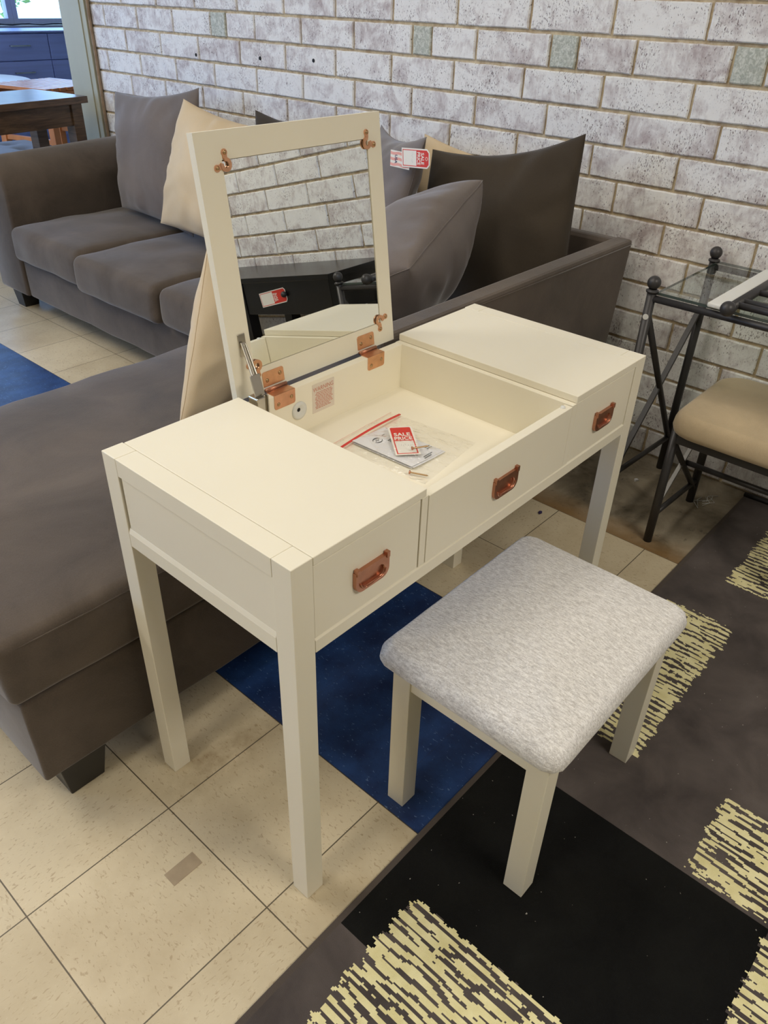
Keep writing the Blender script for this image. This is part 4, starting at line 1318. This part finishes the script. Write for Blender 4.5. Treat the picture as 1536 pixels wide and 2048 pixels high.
ts = thing('teak_stool', 'slatted teak stool in window light behind the dark counter table', 'stool', (2.52, 5.26, 0))
SM = Matrix.Translation((2.52, 5.26, -0.04)) @ Matrix.Rotation(math.radians(14), 4, 'Z') @ Matrix.Diagonal((1.12, 1.12, 1, 1))
for k in range(9):
    xa = -0.25+k*0.0556
    mesh_from('slat', xform(bx(xa, xa+0.042, -0.25, 0.25, 0.808, 0.830), SM), M['teak'], parent=ts, bevel=0.002)
bm = bmesh.new()
box(bm, -0.24, 0.24, -0.25, -0.225, 0.768, 0.807); box(bm, -0.24, 0.24, 0.225, 0.25, 0.768, 0.807)
mesh_from('seat_rail', xform(bm, SM), M['teak'], parent=ts, bevel=0.001)
for sx in (-1, 1):
    for sy in (-1, 1):
        b = bmesh.new(); obox(b, (sx*0.235, sy*0.235, 0.04), (sx*0.21, sy*0.21, 0.768), 0.045, 0.045, (0, 1, 0))
        mesh_from('leg', xform(b, SM), M['teak'], parent=ts, bevel=0.002)
for sx in (-1, 1):
    b = bmesh.new(); obox(b, (sx*0.222, -0.215, 0.50), (sx*0.222, 0.215, 0.50), 0.022, 0.032); mesh_from('stretcher', xform(b, SM), M['teak'], parent=ts, bevel=0.001)
b = bmesh.new(); obox(b, (-0.21, -0.222, 0.44), (0.21, -0.222, 0.44), 0.022, 0.032); mesh_from('stretcher', xform(b, SM), M['teak'], parent=ts, bevel=0.001)

rt = thing('round_table', 'white round pedestal table at the left edge before the dresser', 'table', (2.28, 6.28, 0))
b = bmesh.new(); lathe(b, [(0.0, 0.775), (0.55, 0.775), (0.565, 0.783), (0.565, 0.795), (0.555, 0.80), (0.0, 0.80)], (2.28, 6.28, -0.06), (0, 0, 1), 48)
mesh_from('table_top', b, M['white_top'], parent=rt)
b = bmesh.new(); lathe(b, [(0.0, 0.0), (0.28, 0.0), (0.28, 0.012), (0.06, 0.04), (0.04, 0.10), (0.035, 0.66), (0.10, 0.714), (0.0, 0.714)], (2.28, 6.28, 0), (0, 0, 1), 32)
mesh_from('pedestal', b, M['white_top'], True, rt)

bn = thing('tufted_bench', 'grey blue tufted bench just above the left sofa arm', 'bench', (1.70, 4.72, 0))
def tufted():
    bm = rbox((1.20, 4.46, 0.405), (2.135, 4.96, 0.505), 0.03, 40, (0, 0, 0.012))
    for v in bm.verts:
        if v.co.z > 0.45:
            for bxp in (1.42, 1.68, 1.94):
                for byp in (4.62, 4.81):
                    d = math.hypot(v.co.x-bxp, v.co.y-byp)
                    v.co.z -= 0.026*math.exp(-(d/0.045)**2)
    return bm
mesh_from('cushion', tufted(), M['denim'], True, bn)
for bxp in (1.42, 1.68, 1.94):
    for byp in (4.62, 4.81):
        b = bmesh.new(); lathe(b, [(0.0, 0.006), (0.008, 0.005), (0.013, 0.0)], (bxp, byp, 0.489), (0, 0, 1), 14)
        mesh_from('button', b, M['denim'], True, bn)
for xa in (1.24, 2.05):
    for ya in (4.50, 4.88):
        mesh_from('leg', bx(xa, xa+0.045, ya, ya+0.045, 0, 0.405), DW, parent=bn)

dr = thing('dresser', 'blue dresser, window haze painted into its colour, with chrome bar pulls under the bright window', 'dresser', (3.22, 7.22, 0))
dx0, dx1 = 2.36, 4.08; dy0, dy1 = 7.0, 7.45
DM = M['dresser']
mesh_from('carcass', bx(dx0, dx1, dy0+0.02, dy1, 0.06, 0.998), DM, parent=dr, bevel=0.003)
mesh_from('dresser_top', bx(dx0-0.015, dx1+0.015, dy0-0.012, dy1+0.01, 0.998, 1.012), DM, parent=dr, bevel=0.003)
for c in range(3):
    xa = dx0+0.02+c*0.56; xb = xa+0.552
    for r_ in range(4):
        zb = 0.996-0.2045*(r_+1)
        if zb < 0.07: continue
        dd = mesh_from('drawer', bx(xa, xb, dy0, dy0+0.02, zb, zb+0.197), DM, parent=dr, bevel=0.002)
        xc = (xa+xb)/2; zc = zb+0.112
        b = bmesh.new(); obox(b, (xc-0.09, dy0-0.028, zc), (xc+0.09, dy0-0.028, zc), 0.010, 0.010)
        obox(b, (xc-0.082, dy0-0.023, zc), (xc-0.082, dy0, zc), 0.010, 0.010); obox(b, (xc+0.082, dy0-0.023, zc), (xc+0.082, dy0, zc), 0.010, 0.010)
        mesh_from('pull', b, M['chrome'], parent=dd)
for xa in (dx0+0.02, dx1-0.07):
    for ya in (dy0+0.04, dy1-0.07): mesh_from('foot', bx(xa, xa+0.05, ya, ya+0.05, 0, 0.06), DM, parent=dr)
b = bmesh.new()
tube(b, [(2.3+0.075*k, 7.60+0.02*math.sin(k*1.7), 1.026+0.012*abs(math.sin(k*0.8))) for k in range(26)], 0.006, 8)
tag(mesh_from('power_cord', b, M['foot_black'], True), 'dark power cord trailing along the window sill behind the dresser', 'cord')

# ------------------------------------------------------------------ light
def area(name, loc, size, energy, color, rot=(0, 0, 0)):
    l = bpy.data.lights.new(name, 'AREA'); l.shape = 'RECTANGLE'; l.size, l.size_y = size
    l.energy = energy; l.color = color
    o = link(bpy.data.objects.new(name, l)); o.location = loc; o.rotation_euler = rot
    return o
WARM = (1.0, 0.93, 0.825)
area('ceiling_panel', (-1.0, 2.4, 2.93), (1.2, 0.6), 47, WARM)
area('ceiling_panel', (0.35, 0.95, 2.93), (1.2, 0.6), 16, WARM)
area('ceiling_panel', (-2.4, 0.2, 2.93), (1.2, 0.6), 33, WARM)
area('ceiling_panel', (0.4, -2.1, 2.93), (1.2, 0.6), 50, WARM)
area('ceiling_panel', (0.2, 4.6, 2.93), (1.2, 0.6), 22, WARM)

w = bpy.data.worlds.new('sky'); SC.world = w; w.use_nodes = True
nt = w.node_tree; bg = nt.nodes['Background']
bg.inputs[0].default_value = (0.36, 0.56, 1.0, 1); bg.inputs[1].default_value = 6.5

SC.view_settings.view_transform = 'Standard'; SC.view_settings.look = 'None'
SC.view_settings.gamma = 1.0; SC.view_settings.use_curve_mapping = False
SC.view_settings.exposure = 0.0
